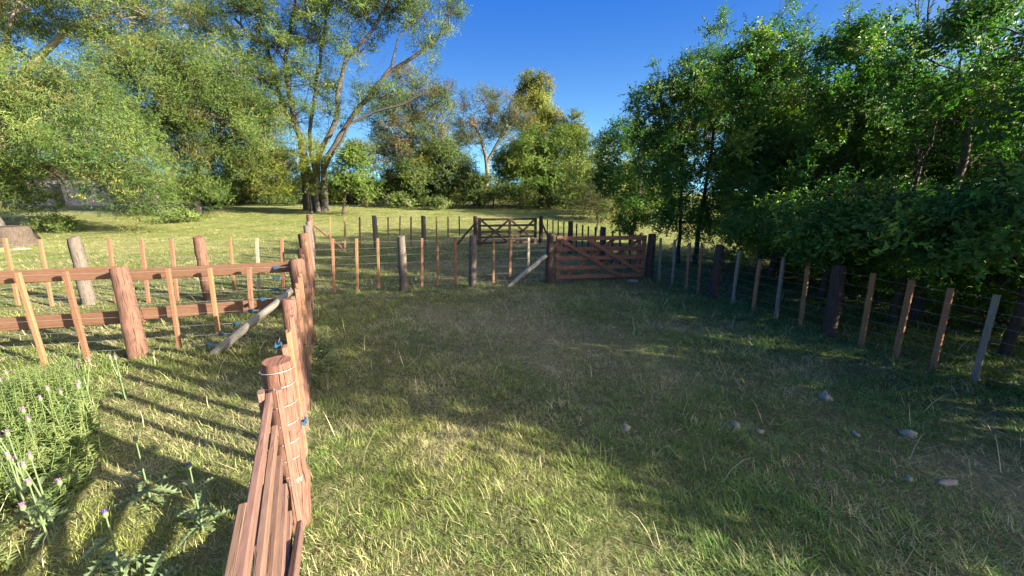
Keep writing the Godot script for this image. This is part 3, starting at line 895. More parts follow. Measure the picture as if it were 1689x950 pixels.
	tree("yellow_green_shrub", "yellow green shrub growing against the trunks of the spreading tree", "shrub", "", [[stem(-15.6, -30.4, 3.2), 0.06, 0.03]], [-15.8, 5.0, -30.5, 1.5, 1.2, -14.7, 3.7, -30.5, 1.4, 1.1, -17.6, 3.4, -30.5, 1.9, 1.3, -11.7, 4.7, -30.5, 0.9, 1.0, -13.9, 3.0, -30.5, 0.9, 0.8, -16.1, 2.3, -30.5, 1.5, 0.7, -14.3, 2.2, -30.0, 1.2, 0.6, -17.0, 4.3, -30.5, 1.4, 1.0], yellowish)
	tree("small_tree", "small thin-trunked tree just right of the spreading tree's trunks", "tree", "", [[stem(-12.6, -29.0, 2.8, Vector3(0.6, 0, 0)), 0.1, 0.05]], [-11.4, 3.6, -29.0, 1.2, 1.3, -10.7, 2.8, -29.0, 0.7, 0.7, -12.3, 3.0, -29.0, 0.7, 0.9, -11.0, 4.9, -29.0, 0.6, 0.6], bright)
	tree("dark_thicket", "dark thicket of bushes in the shade left of the spreading tree's trunks", "bush", "", [[stem(-25.0, -40.0, 3.0), 0.085, 0.04]], [-25.3, 3.3, -40.0, 3.4, 1.7, -28.5, 2.2, -40.0, 2.5, 1.0, -23.1, 1.8, -40.0, 1.8, 0.7, -30.5, 1.8, -40.0, 1.5, 0.7, -25.6, 5.0, -40.0, 2.4, 1.5], dense)
	# middle distance
	tree("feathery_tree", "feathery grey green tree right of the spreading tree's leaning limb", "tree", "", [[stem(-11.0, -42.0, 9.5, Vector3(1.0, 0, 0)), 0.38, 0.12]], [-12.0, 9.3, -42.0, 2.3, 2.2, -9.4, 11.3, -42.0, 2.3, 2.0, -7.7, 10.1, -42.0, 1.8, 2.0, -10.9, 6.9, -42.0, 3.1, 2.5, -8.5, 6.4, -42.0, 2.5, 2.4, -12.9, 5.8, -42.0, 2.0, 2.3, -9.9, 13.2, -42.0, 1.7, 1.1, -6.7, 11.5, -42.0, 1.0, 1.1, -13.5, 10.4, -42.0, 1.0, 1.5, -9.9, 3.9, -42.0, 2.6, 1.9], feather)
	tree("dark_bush", "broad dark green bushy tree at the foot of the feathery tree", "bush", "", [[stem(-8.2, -38.0, 2.6, Vector3(0.6, 0, 0)), 0.2, 0.1]], [-8.9, 3.3, -38.0, 3.0, 1.7, -6.0, 4.0, -38.0, 2.4, 2.0, -6.8, 5.3, -38.0, 1.7, 1.3, -4.6, 2.9, -38.0, 1.7, 1.3, -10.7, 2.7, -38.0, 1.7, 1.0, -3.8, 1.8, -38.0, 1.2, 0.7], dense)
	var umbrella := feather.duplicate()
	umbrella.colors = [Color(0.0798, 0.109, 0.0362), Color(0.145, 0.145, 0.0508), Color(0.217, 0.131, 0.0508)]
	umbrella.bark = M.bark_grey
	tree("forked_tree", "open crowned tree with a bare forked trunk before the tall poplar", "tree", "", [[[Vector3(-3.0, 0.8, -46.0), Vector3(-2.9, 5.4, -46.0), Vector3(-3.4, 7.7, -46.0), Vector3(-4.4, 10.0, -46.0)], 0.3, 0.1], [[Vector3(-2.9, 5.4, -46.0), Vector3(-1.8, 7.4, -46.0), Vector3(-0.6, 9.6, -46.0), Vector3(0.0, 11.2, -46.0)], 0.22, 0.08]], [-5.4, 9.6, -46.0, 1.8, 1.4, -3.3, 11.9, -46.0, 2.3, 1.1, -0.4, 11.3, -46.0, 2.1, 1.3, -4.4, 7.5, -46.0, 1.9, 1.1, -0.6, 8.6, -46.0, 1.8, 1.6, 1.2, 9.4, -46.0, 1.5, 1.6, -6.0, 7.7, -46.0, 1.1, 1.2, -2.2, 10.0, -46.0, 1.5, 1.1], umbrella)
	var poplar := bright.duplicate()
	poplar.colors = [Color(0.131, 0.16, 0.0362), Color(0.246, 0.261, 0.058), Color(0.232, 0.189, 0.058)]
	poplar.size = 1.5; poplar.density = 7.0; poplar.clump = 0.8
	tree("tall_poplar", "tall narrow poplar, the highest of the far trees at centre", "tree", "", [[stem(3.5, -60.0, 15.0), 0.4, 0.12]], [3.1, 16.5, -60.0, 2.3, 1.7, 3.5, 13.5, -60.0, 2.4, 2.3, 4.1, 10.2, -60.0, 2.9, 2.7, 2.1, 7.4, -60.0, 2.7, 2.3, 5.5, 11.3, -60.0, 1.6, 2.5, 2.4, 15.5, -60.0, 1.6, 1.6], poplar)
	tree("far_tree", "far tree with a small rounded tuft of crown right of the poplar", "tree", "", [[stem(8.5, -58.0, 11.0), 0.3, 0.08]], [8.6, 11.8, -58.0, 1.6, 0.9, 8.1, 8.9, -58.0, 1.9, 2.1, 9.5, 10.0, -58.0, 1.0, 1.2], poplar)
	tree("leafy_tree", "full leafy mid green tree standing in front of the poplar", "tree", "", [[stem(2.6, -36.0, 4.5), 0.25, 0.1], [stem(3.4, -36.4, 4.6, Vector3(0.9, 0, 0)), 0.18, 0.08]], [1.9, 5.1, -36.0, 2.8, 1.8, 4.5, 5.8, -36.0, 2.2, 1.8, 0.9, 3.2, -36.0, 2.5, 1.8, 4.0, 2.7, -36.0, 2.5, 1.8, 0.0, 4.5, -36.0, 1.5, 1.4, 5.5, 3.9, -36.0, 1.4, 1.4, 3.7, 4.1, -40.0, 2.4, 1.8], bright)
	var palem := bright.duplicate()
	palem.colors = [Color(0.152, 0.192, 0.0544), Color(0.253, 0.294, 0.087), Color(0.203, 0.226, 0.0544)]
	tree("pale_shrub", "pale yellow green shrub beyond the far gate by the hedge end", "shrub", "", [[stem(5.9, -27.0, 2.0), 0.08, 0.04]], [5.8, 2.8, -27.0, 1.2, 0.8, 6.5, 1.9, -27.0, 1.1, 0.8, 5.0, 2.2, -27.0, 0.7, 0.7, 4.9, 3.0, -29.0, 1.2, 1.2, 8.2, 3.0, -29.0, 1.3, 1.3, 6.4, 4.3, -30.0, 1.1, 0.9, 9.6, 2.3, -29.0, 1.3, 1.2, 6.7, 1.1, -26.0, 1.2, 0.6], palem)
	tree("low_undergrowth", "low dark undergrowth along the foot of the far trees", "bush", "", [[stem(-1.6, -34.0, 2.0), 0.08, 0.04]], [-2.3, 2.6, -34.0, 1.2, 1.1, -3.6, 1.6, -34.0, 1.0, 0.6, -0.8, 1.8, -34.0, 1.2, 0.7, 2.1, 1.3, -34.0, 2.1, 0.7, 4.5, 1.2, -34.0, 1.6, 0.6], dense)
	var olive := feather.duplicate()
	olive.colors = [Color(0.145, 0.167, 0.0653), Color(0.232, 0.232, 0.102), Color(0.217, 0.174, 0.087)]
	olive.size = 0.7; olive.clump = 0.3; olive.density = 16.0
	tree("olive_shrub", "sparse olive green shrub with bare twigs behind the lane fence", "shrub", "", [[stem(4.4, -20.0, 1.4), 0.06, 0.03]], [4.3, 1.7, -20.0, 0.9, 0.6, 5.1, 1.4, -20.0, 0.7, 0.7, 3.6, 1.4, -20.0, 0.5, 0.3], olive)
	for q in [[-34.0, -47.0, 3.0, "long dark hedge bush behind the house and drooping trees"], [-18.5, -48.0, 2.6, "dark bush line seen between the spreading tree and the feathery tree"], [-14.0, -46.0, 2.2, "dark bush behind the small thin-trunked tree"], [10.0, -44.0, 2.4, "dark bush far behind the pale shrub and lane fence"], [-3.5, -66.0, 2.5, "far low bush beyond the forked tree across the field"]]:
		var lb := []
		for i in 7:
			lb.append_array([q[0] + (i - 3) * 2.1, 0.95 + q[2] * rng.randf_range(0.35, 0.6), q[1] + rng.randf_range(-1, 1), 2.0, q[2] * 0.5])
		tree("dark_bush", q[3], "bush", "", [[stem(q[0], q[1], 2.2), 0.12, 0.06]], lb, dense)

	# right: the dark hedge of trees beyond the fence
	var h1 := hedge.duplicate(); h1.density = 26.0; h1.size = 1.35; h1.clump = 0.26
	tree("hedge_tree", "farthest tree of the dark hedge, low and open, behind the near gate", "tree", "trees of the hedge along the right fence", [[stem(5.3, -17.0, 3.4, Vector3(0.2, 0, 0)), 0.12, 0.05]], [3.7, 3.8, -16.0, 0.5, 0.8, 4.4, 4.3, -16.0, 0.6, 0.8, 5.2, 3.0, -16.0, 1.0, 1.0, 4.2, 2.5, -16.0, 0.7, 0.8, 5.1, 1.5, -16.0, 0.8, 0.7, 6.0, 1.9, -16.0, 0.9, 1.0, 5.6, 4.2, -17.5, 0.8, 0.8, 6.6, 2.9, -18.0, 1.1, 1.2, 5.0, 0.8, -16.0, 0.6, 0.4], h1)
	var h2 := hedge.duplicate(); h2.density = 36.0; h2.size = 1.15
	h2.shoots = [[Vector3(5.4, 5.8, -11.5), Vector3(5.55, 6.9, -11.5), 30], [Vector3(4.1, 4.9, -11.5), Vector3(3.8, 5.6, -11.5), 14], [Vector3(3.6, 4.0, -11.6), Vector3(3.3, 4.7, -11.6), 8]]
	tree("hedge_tree", "dark hedge tree behind the gate's hinge post with a tall leafy top shoot", "tree", "trees of the hedge along the right fence", [[stem(5.9, -12.2, 4.0, Vector3(0.1, 0, 0)), 0.085, 0.04], [stem(5.3, -12.0, 3.4, Vector3(-0.4, 0, 0.2)), 0.06, 0.03]], [4.1, 4.5, -11.5, 0.6, 0.6, 4.7, 4.9, -11.5, 0.6, 0.7, 5.4, 5.4, -11.5, 0.5, 0.6, 5.5, 6.4, -11.5, 0.2, 0.3, 4.9, 3.8, -11.5, 0.9, 0.8, 5.6, 4.5, -11.5, 0.8, 0.9, 4.4, 3.0, -11.5, 0.7, 0.8, 5.4, 2.3, -11.5, 0.9, 0.9, 5.0, 1.3, -11.5, 0.6, 0.5, 6.3, 3.0, -11.5, 0.8, 0.9, 6.2, 1.4, -11.5, 0.7, 0.6, 3.9, 3.9, -11.5, 0.3, 0.5, 6.4, 3.7, -13.5, 1.4, 1.4, 6.8, 2.0, -13.5, 1.2, 1.0, 6.0, 5.0, -13.5, 1.0, 1.0], h2)
	var h3 := hedge.duplicate()
	h3.shoots = [[Vector3(5.5, 5.4, -9.5), Vector3(6.1, 6.3, -9.4), 26], [Vector3(6.4, 5.3, -9.5), Vector3(6.5, 5.9, -9.5), 14]]
	tree("hedge_tree", "hedge tree with sunlit yellowish top second beyond the dark fence post", "tree", "trees of the hedge along the right fence", [[stem(6.9, -10.0, 4.0, Vector3(0, 0, 0)), 0.085, 0.04], [stem(6.3, -9.6, 3.0, Vector3(-0.3, 0, 0)), 0.06, 0.03]], [5.3, 4.8, -9.5, 0.5, 0.5, 5.9, 5.1, -9.5, 0.5, 0.5, 5.9, 4.2, -9.5, 0.7, 0.7, 6.6, 4.8, -9.5, 0.6, 0.5, 5.8, 3.1, -9.5, 0.7, 0.7, 6.7, 3.4, -9.5, 0.8, 0.8, 6.0, 2.0, -9.5, 0.7, 0.6, 6.9, 2.0, -9.5, 0.8, 0.6, 5.4, 5.5, -9.5, 0.2, 0.2, 6.4, 5.4, -9.5, 0.2, 0.2, 7.5, 3.5, -11.5, 1.4, 1.4, 7.9, 2.0, -11.5, 1.2, 0.9, 7.6, 3.9, -11.5, 1.0, 1.0, 6.1, 1.1, -9.5, 0.6, 0.3, 6.9, 0.9, -9.5, 0.8, 0.4, 7.1, 0.5, -11.0, 1.1, 0.4, 8.2, 0.2, -11.5, 0.9, 0.3, 5.2, 1.8, -8.2, 0.5, 0.5, 5.3, 1.7, -7.4, 0.5, 0.4, 5.2, 1.3, -8.6, 0.4, 0.2], h3)
	var h4 := hedge.duplicate()
	h4.shoots = [[Vector3(6.3, 4.6, -7.8), Vector3(6.0, 5.4, -7.8), 10], [Vector3(7.3, 4.6, -7.6), Vector3(6.9, 5.7, -7.6), 0]]
	tree("hedge_tree", "dense hedge tree over the leaning dark post with low hanging boughs", "tree", "trees of the hedge along the right fence", [[stem(7.2, -8.2, 3.4), 0.085, 0.04], [stem(6.6, -7.9, 2.6, Vector3(-0.2, 0, 0.1)), 0.06, 0.03]], [6.0, 4.4, -7.8, 0.5, 0.4, 6.6, 4.5, -7.8, 0.5, 0.4, 6.4, 3.5, -7.8, 0.6, 0.6, 6.2, 2.5, -7.8, 0.6, 0.6, 7.0, 2.6, -7.8, 0.7, 0.6, 6.1, 1.5, -7.8, 0.7, 0.5, 7.0, 1.6, -7.8, 0.7, 0.5, 7.2, 3.8, -7.8, 0.5, 0.6, 6.1, 4.8, -7.8, 0.2, 0.2, 6.6, 4.9, -7.8, 0.2, 0.2, 8.5, 3.4, -9.8, 1.3, 1.2, 8.7, 2.0, -9.8, 1.2, 0.9, 8.5, 3.6, -9.8, 0.9, 0.9, 6.8, 1.0, -7.8, 0.5, 0.2, 6.0, 1.0, -7.8, 0.5, 0.3, 7.4, 0.8, -7.8, 0.6, 0.3, 8.5, 0.4, -9.5, 1.1, 0.4, 8.7, -0.2, -10.0, 1.0, 0.3, 5.0, 1.5, -6.4, 0.5, 0.4, 5.3, 1.5, -5.9, 0.5, 0.4, 5.4, 2.1, -6.3, 0.5, 0.4, 5.3, 2.1, -6.9, 0.4, 0.4], h4)
	var h5 := hedge.duplicate()
	h5.shoots = [[Vector3(6.1, 4.3, -6.3), Vector3(6.0, 5.6, -6.3), 0], [Vector3(6.4, 4.4, -6.3), Vector3(6.5, 5.5, -6.3), 4], [Vector3(6.6, 4.4, -6.2), Vector3(7.2, 5.4, -6.2), 12], [Vector3(6.9, 4.4, -6.2), Vector3(7.6, 5.0, -6.2), 6]]
	tree("hedge_tree", "hedge tree with bare twigs on top and a sunlit bough of leaves", "tree", "trees of the hedge along the right fence", [[stem(7.2, -6.5, 3.4), 0.085, 0.04], [stem(6.6, -6.3, 2.6, Vector3(-0.2, 0, 0)), 0.06, 0.03]], [6.0, 4.1, -6.2, 0.4, 0.4, 6.5, 4.3, -6.2, 0.4, 0.4, 6.4, 3.4, -6.2, 0.5, 0.5, 6.3, 2.6, -6.2, 0.5, 0.5, 7.0, 2.6, -6.2, 0.5, 0.5, 6.2, 1.7, -6.2, 0.5, 0.5, 6.9, 1.6, -6.2, 0.5, 0.5, 7.0, 3.5, -6.2, 0.5, 0.5, 6.6, 4.7, -6.2, 0.2, 0.2, 8.7, 3.2, -8.2, 1.1, 1.1, 8.8, 1.9, -8.2, 1.0, 0.8, 8.6, 3.5, -8.2, 0.8, 0.8, 6.5, 1.1, -6.2, 0.4, 0.2, 6.8, 1.0, -6.2, 0.5, 0.3, 7.5, 1.1, -6.2, 0.5, 0.4, 9.0, 0.3, -7.8, 0.9, 0.3, 9.3, -0.3, -8.5, 0.8, 0.3, 5.3, 1.6, -5.2, 0.5, 0.4, 5.5, 1.6, -4.8, 0.4, 0.4, 5.4, 2.1, -5.5, 0.5, 0.4, 5.5, 2.2, -4.9, 0.4, 0.3], h5)
	tree("hedge_tree", "nearest visible tree of the dark hedge at the right picture edge", "tree", "trees of the hedge along the right fence", [[stem(6.9, -5.0, 3.0), 0.06, 0.03]], [5.7, 3.9, -4.8, 0.4, 0.4, 6.0, 3.1, -4.8, 0.4, 0.5, 6.0, 2.3, -4.8, 0.4, 0.4, 6.0, 1.6, -4.8, 0.4, 0.4, 6.7, 1.4, -4.8, 0.5, 0.4, 6.3, 3.5, -4.8, 0.5, 0.6, 6.9, 2.2, -4.8, 0.6, 0.6, 8.7, 2.9, -6.8, 0.9, 0.9, 8.9, 1.7, -6.8, 0.7, 0.5, 7.2, 2.9, -4.8, 0.6, 0.8, 6.3, 1.0, -4.8, 0.4, 0.3, 7.9, 0.2, -6.0, 0.6, 0.3, 5.5, 1.7, -4.3, 0.4, 0.4, 5.5, 2.2, -4.3, 0.4, 0.3], hedge)
	# the hedge goes on beside and behind the viewer
	var h7 := hedge.duplicate(); h7.density = 15.0; h7.size = 1.7; h7.clump = 0.35; h7.gappy = 0.0
	tree("hedge_tree", "hedge tree beside the viewer, just past the right end of the fence seen", "tree", "trees of the hedge along the right fence", [[stem(7.6, -2.6, 3.0), 0.06, 0.03]], [7.2, 2.2, -3.0, 1.2, 1.2, 8.2, 3.2, -2.4, 1.4, 1.1, 7.4, 3.6, -3.3, 0.9, 0.8, 8.4, 1.6, -1.8, 1.2, 0.8, 7.8, 4.5, -2.6, 1.2, 1.0], h7)
	tree("hedge_tree", "last tree of the hedge, level with the viewer", "tree", "trees of the hedge along the right fence", [[stem(8.0, -1.0, 2.6), 0.085, 0.04]], [7.8, 1.8, -1.2, 1.2, 1.0, 8.6, 2.5, -0.8, 1.2, 0.9, 7.6, 2.6, -1.6, 0.9, 0.8, 8.0, 3.8, -0.9, 1.2, 0.9, 8.4, 1.6, -0.8, 1.1, 0.8], h7)

	# the second row of the hedge, low and dark, behind the first
	var hb := hedge.duplicate(); hb.density = 9.0; hb.size = 2.1; hb.clump = 0.45; hb.gappy = 0.0; hb.twig = 0.15
	var row := [[9.4, -13.8, "low bushy tree in the hedge's back row, behind its tallest shoot"], [9.6, -11.0, "low bushy tree in the hedge's back row, behind the sunlit top"], [10.0, -8.4, "low bushy tree in the hedge's back row, behind the leaning dark post"], [10.2, -6.0, "low bushy tree in the hedge's back row, behind the bare twigs"], [9.8, -3.8, "low bushy tree in the hedge's back row, nearest the viewer"]]
	for q in row:
		tree("hedge_bush", q[2], "bush", "back row of the hedge", [[stem(q[0], q[1], 1.6), 0.08, 0.04]], [q[0] - 0.7, 0.75, q[1] - 0.5, 1.0, 0.6, q[0] - 0.5, 0.8, q[1] + 0.9, 1.0, 0.65, q[0] + 0.4, 1.5, q[1], 1.4, 0.9, q[0], 2.2, q[1] + 0.5, 1.2, 0.7, q[0] + 0.6, 0.7, q[1] + 1.2, 1.0, 0.6], hb)

	# ---- house, stump
	build_house()
	build_stump()

	# ---- fences
	var wires := [0.08, 0.2, 0.34, 0.5, 0.66, 0.82, 0.98, 1.14]
	var nla := Vector2(-9.0, -4.16); var p1 := Vector2(-2.96, -5.31)
	var nl := fence("picket_fence", "nearest left fence of orange pickets and two red rails along one thick post", nla, p1, [[1, 0.9, 0.0, 0.92, 1.24], [9, 1.55, 0.0, 1.55, 1.25, 0.11], [1, 2.3, 0.0, 2.32, 1.24], [2, 2.87, 0.0, 2.90, 1.24], [1, 3.35, 0.0, 3.37, 1.23], [9, 3.93, 0.0, 3.95, 1.25, 0.1], [1, 4.45, 0.11, 4.52, 1.23], [2, 4.96, 0.32, 5.01, 1.22], [1, 5.43, 0.63, 5.48, 1.21]], [0.14, 0.28, 0.43, 0.6, 0.76, 0.89, 1.05, 1.2], Vector2(0, 6.15), 0.02)
	var u1 := (p1 - nla).normalized()
	var d1 := Vector3(u1.x, 0, u1.y)
	var n1 := Vector3(-u1.y, 0, u1.x)
	for q in [[0.0, 3.92, 1.14, 0.165], [3.93, 6.05, 1.145, 0.15], [0.0, 4.0, 0.52, 0.175], [4.01, 5.75, 0.6, 0.16]]:
		var m := MB.new()
		var k := rng.randf_range(0.9, 1.1)
		m.tint = Color(k, k, k)
		m.plank(d1 * q[0] + Vector3.UP * (q[2] - 0.02) - n1 * 0.145, d1 * q[1] + Vector3.UP * (q[2] + 0.03) - n1 * 0.145, q[3], 0.045, n1, 0.006, Vector2(rng.randf() * 4, rng.randf() * 4))
		part("rail", m.mesh(), M.rail, nl)
	brace(nl, Vector3(-4.2, 0.0, -5.02), Vector3(-3.08, 0.88, -5.22), 0.055, M.pale_log)
	var p2 := Vector2(-4.45, -8.2)
	fence("picket_fence", "second left fence of orange pickets behind the railed fence with one grey post", Vector2(-12.5, -6.76), p2, [[1, 0.8, 0.0, 0.9, 1.36], [9, 1.5, 0.0, 1.5, 1.36, 0.1], [2, 2.2, 0.0, 2.3, 1.36], [2, 2.81, 0.05, 2.94, 1.37], [2, 3.35, 0.02, 3.47, 1.33], [10, 3.99, 0.00, 4.04, 1.36, 0.105], [1, 4.46, 0.01, 4.63, 1.33], [1, 5.03, 0.00, 5.17, 1.31], [1, 5.56, 0.02, 5.69, 1.30], [9, 6.17, 0.0, 6.19, 1.33, 0.10], [2, 6.67, 0.16, 6.76, 1.30], [3, 7.16, 0.17, 7.26, 1.28], [1, 7.64, 0.17, 7.75, 1.27]], [0.1, 0.24, 0.4, 0.56, 0.74, 0.92, 1.1, 1.25], Vector2(0, 8.18))
	var gl := Vector2(0.92, -9.36); var gr := Vector2(3.62, -9.95)
	var cr := fence("cross_fence", "wire fence with thin pickets and two weathered posts across the paddock to the near gate", p2, gl, [[1, 0.48, 0.05, 0.57, 1.24], [2, 0.97, 0.05, 1.06, 1.23], [2, 1.44, 0.08, 1.50, 1.22], [10, 1.98, 0.00, 2.01, 1.26, 0.09], [1, 2.40, 0.08, 2.46, 1.20], [2, 2.76, 0.06, 2.81, 1.20], [1, 3.18, 0.05, 3.21, 1.19], [10, 3.57, 0.00, 3.62, 1.24, 0.085], [2, 4.09, 0.08, 4.11, 1.17], [1, 4.50, 0.22, 4.52, 1.16], [3, 4.96, 0.44, 4.96, 1.15], [8, 5.49, 0.0, 5.51, 1.24, 0.085]], [0.12, 0.3, 0.48, 0.66, 0.84, 1.0, 1.15], Vector2(0, 5.49))
	brace(cr, Vector3(-0.08, -0.02, -9.02), Vector3(0.84, 0.72, -9.3), 0.06, M.pale_log)
	var p0 := Vector2(-1.48, -2.17); var p3 := Vector2(-7.63, -14.67)
	var line := fence("line_fence", "long fence of red posts and close pickets running away from the viewer", p0, p3, [[5, 0.46, 0.0, 0.46, 1.12], [6, 0.78, 0.0, 0.78, 1.13], [5, 1.16, 0.0, 1.17, 1.14], [11, 1.55, 0.0, 1.56, 1.2, 0.062], [6, 1.9, 0.0, 1.9, 1.14], [5, 2.2, 0.0, 2.2, 1.16], [6, 2.52, 0.0, 2.52, 1.15], [5, 2.82, 0.0, 2.82, 1.17], [6, 3.15, 0.0, 3.15, 1.16], [9, 3.47, 0.0, 3.47, 1.29, 0.105], [5, 3.85, 0.0, 3.85, 1.2], [6, 4.25, 0.0, 4.25, 1.2], [5, 4.65, 0.0, 4.65, 1.2], [11, 5.1, 0.0, 5.1, 1.24, 0.07], [6, 5.5, 0.0, 5.5, 1.2], [5, 5.9, 0.0, 5.9, 1.2], [6, 6.35, 0.0, 6.35, 1.22], [9, 6.75, 0.0, 6.72, 1.36, 0.105], [5, 7.3, 0.0, 7.3, 1.2], [6, 7.85, 0.0, 7.85, 1.2], [5, 8.4, 0.0, 8.4, 1.2], [6, 8.9, 0.0, 8.9, 1.2], [10, 9.4, 0.0, 9.38, 1.34, 0.09], [5, 10.0, 0.0, 10.0, 1.22], [6, 10.5, 0.0, 10.5, 1.22], [5, 11.05, 0.0, 11.05, 1.22], [10, 11.6, 0.0, 11.6, 1.3, 0.085], [6, 12.2, 0.0, 12.2, 1.24], [5, 12.8, 0.0, 12.8, 1.24], [6, 13.35, 0.0, 13.35, 1.24], [9, 13.93, 0.0, 13.93, 1.38, 0.11]], wires, Vector2(0, 13.93), 0.035)
	# the stout round post in front
	var pm := MB.new()
	pm.tint = Color(1.05, 1.0, 0.98)
	var pts := []; var rad := []
	for i in 15:
		var t := i / 14.0
		var bulge := exp(-pow((t - 0.42) / 0.05, 2.0)) * 0.018
		pts.append(Vector3(0.01 * sin(t * 5.0) - 0.01 + 0.055 * t, -0.3 + t * 1.5, 0.01 * cos(t * 4.0)))
		rad.append(0.083 + bulge + (0.004 if t < 0.4 else 0.0) - (0.006 if i == 14 else 0.0))
	pm.tube(pts, rad, 20, true, 0.07, rng, Vector2(0.3, 0.2), 2.0)
	part("post", pm.mesh(), M.pink_post, line)
	for h in [0.3, 0.42, 0.54, 0.66, 0.79, 0.92, 1.05, 1.15]: ring_of_wire(line, Vector3(-1.497 + 0.046 * h, h, -2.165), 0.092, 0.008)
	for k in 3: ring_of_wire(line, Vector3(-1.478, 0.36 + 0.012 * k, -2.165), 0.107, 0.02)
	var far := fence("far_fence", "far wire fence of thin pickets running to the distant gate", p3, Vector2(-1.5, -16.15), [[2, 0.60, 0.1, 0.70, 1.30], [2, 1.12, 0.1, 1.24, 1.29], [1, 1.68, 0.1, 1.77, 1.29], [10, 2.29, 0.0, 2.30, 1.33, 0.09], [2, 2.75, 0.2, 2.82, 1.27], [2, 3.19, 0.2, 3.28, 1.29], [1, 3.63, 0.1, 3.70, 1.28], [10, 4.13, 0.0, 4.18, 1.30, 0.09], [2, 4.65, 0.16, 4.70, 1.27], [2, 5.13, 0.40, 5.16, 1.26], [0, 5.61, 0.49, 5.61, 1.26], [8, 6.28, 0.0, 6.28, 1.26, 0.085]], [0.3, 0.5, 0.7, 0.9, 1.08, 1.24], Vector2(0, 6.31))
	brace(far, Vector3(-6.6, 0.0, -15.0), Vector3(-7.5, 0.98, -14.72), 0.05, M.red_post)
	brace(far, Vector3(-2.4, 0.0, -15.98), Vector3(-1.56, 0.95, -16.14), 0.05, M.dark_post)
	var lane := fence("lane_fence", "dark fence of close thin pickets joining the far gate to the near gate", Vector2(1.25, -16.7), gr, [[8, 0.0, 0.0, 0.0, 1.22, 0.085], [0, 0.70, 0.1, 0.66, 1.15], [0, 1.22, 0.1, 1.18, 1.14], [0, 1.72, 0.1, 1.68, 1.15], [0, 2.19, 0.1, 2.15, 1.15], [8, 2.75, 0.0, 2.68, 1.2, 0.09], [0, 3.19, 0.1, 3.14, 1.14], [0, 3.62, 0.1, 3.57, 1.13], [0, 4.03, 0.1, 3.98, 1.12], [0, 4.45, 0.1, 4.40, 1.13], [8, 4.94, 0.0, 4.86, 1.16, 0.09], [0, 5.44, 0.1, 5.37, 1.1], [0, 5.88, 0.1, 5.77, 1.1], [0, 6.35, 0.1, 6.23, 1.13], [0, 6.75, 0.1, 6.7, 1.12]], [0.2, 0.4, 0.6, 0.8, 1.0], Vector2(0, 7.15))
	brace(lane, Vector3(1.75, 0.0, -16.1), Vector3(1.3, 0.9, -16.62), 0.045, M.dark_post)
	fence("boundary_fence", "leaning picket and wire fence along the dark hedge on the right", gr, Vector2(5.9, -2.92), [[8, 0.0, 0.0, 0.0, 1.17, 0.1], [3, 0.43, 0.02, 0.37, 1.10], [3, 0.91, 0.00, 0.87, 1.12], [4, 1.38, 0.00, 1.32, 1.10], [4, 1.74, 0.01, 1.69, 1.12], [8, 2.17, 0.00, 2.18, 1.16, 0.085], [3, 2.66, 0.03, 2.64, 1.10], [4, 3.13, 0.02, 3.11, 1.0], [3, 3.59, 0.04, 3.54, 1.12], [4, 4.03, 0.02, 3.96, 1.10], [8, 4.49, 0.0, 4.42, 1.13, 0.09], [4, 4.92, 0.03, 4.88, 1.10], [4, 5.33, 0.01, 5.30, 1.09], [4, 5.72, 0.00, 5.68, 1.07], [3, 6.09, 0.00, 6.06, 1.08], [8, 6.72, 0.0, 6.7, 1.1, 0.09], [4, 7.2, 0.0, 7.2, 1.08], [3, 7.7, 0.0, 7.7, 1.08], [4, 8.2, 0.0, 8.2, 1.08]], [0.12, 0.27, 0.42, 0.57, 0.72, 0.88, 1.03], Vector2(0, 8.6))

	# ---- gates
	var near_gate := [[0.22, 0.1, 0.22, 1.17, 0.12, 0], [2.56, 0.05, 2.56, 1.14, 0.12, 0], [2.42, 0.05, 2.42, 1.13, 0.09, 0]]
	for h in [1.1, 0.83, 0.6, 0.36, 0.13]: near_gate.append([0.17, h + 0.02, 2.6, h - 0.02, 0.1, 1])
	near_gate.append_array([[0.28, 1.08, 1.9, 0.12, 0.09, 2], [0.95, 1.1, 2.45, 0.2, 0.09, 2], [1.75, 1.08, 0.45, 0.14, 0.08, -1], [2.5, 1.06, 0.95, 0.14, 0.08, -1]])
	gate("farm_gate", "reddish board gate with crossed braces between the cross fence and the hedge", gl, gr, near_gate, [M.gate_red])
	var far_gate := [[0.14, 0.05, 0.14, 1.19, 0.14, 0], [1.42, 0.05, 1.42, 1.14, 0.11, 2], [2.56, 0.05, 2.56, 1.14, 0.12, 0]]
	for h in [1.12, 0.86, 0.6, 0.38, 0.14]: far_gate.append([0.1, h, 2.6, h, 0.09, 1])
	far_gate.append_array([[0.22, 1.08, 1.36, 0.14, 0.09, 2], [1.36, 1.08, 0.22, 0.16, 0.08, 3], [1.5, 1.06, 2.48, 0.2, 0.08, 2], [2.48, 1.1, 1.5, 0.14, 0.09, 3]])
	gate("farm_gate", "grey brown board gate in the far fence, seen beyond the cross fence", Vector2(-1.5, -16.15), Vector2(1.25, -16.7), far_gate, [M.gate_grey])
	var front_gate := [[0.03, 0.1, 0.03, 1.1, 0.06, -1.0], [0.1, 0.6, 0.1, 1.13, 0.06, 1.35], [2.4, 0.05, 2.4, 1.12, 0.1, -1.0], [1.75, 0.1, 1.75, 1.1, 0.09, -1.0]]
	for h in [1.06, 0.85, 0.65, 0.45, 0.25]: front_gate.append([0.06, h, 2.45, h - 0.01, 0.072, 0.4])
	front_gate.append_array([[0.06, 0.14, 2.3, 1.04, 0.1, -1.0], [0.95, 1.06, 2.4, 1.05, 0.07, 1.15], [0.3, 0.95, 2.2, 0.2, 0.07, 1.35]])
	gate("farm_gate", "weathered pinkish board gate in the foreground, seen along its length", Vector2(-1.40, -2.03), Vector2(-0.19, 0.25), front_gate, [M.weathered])

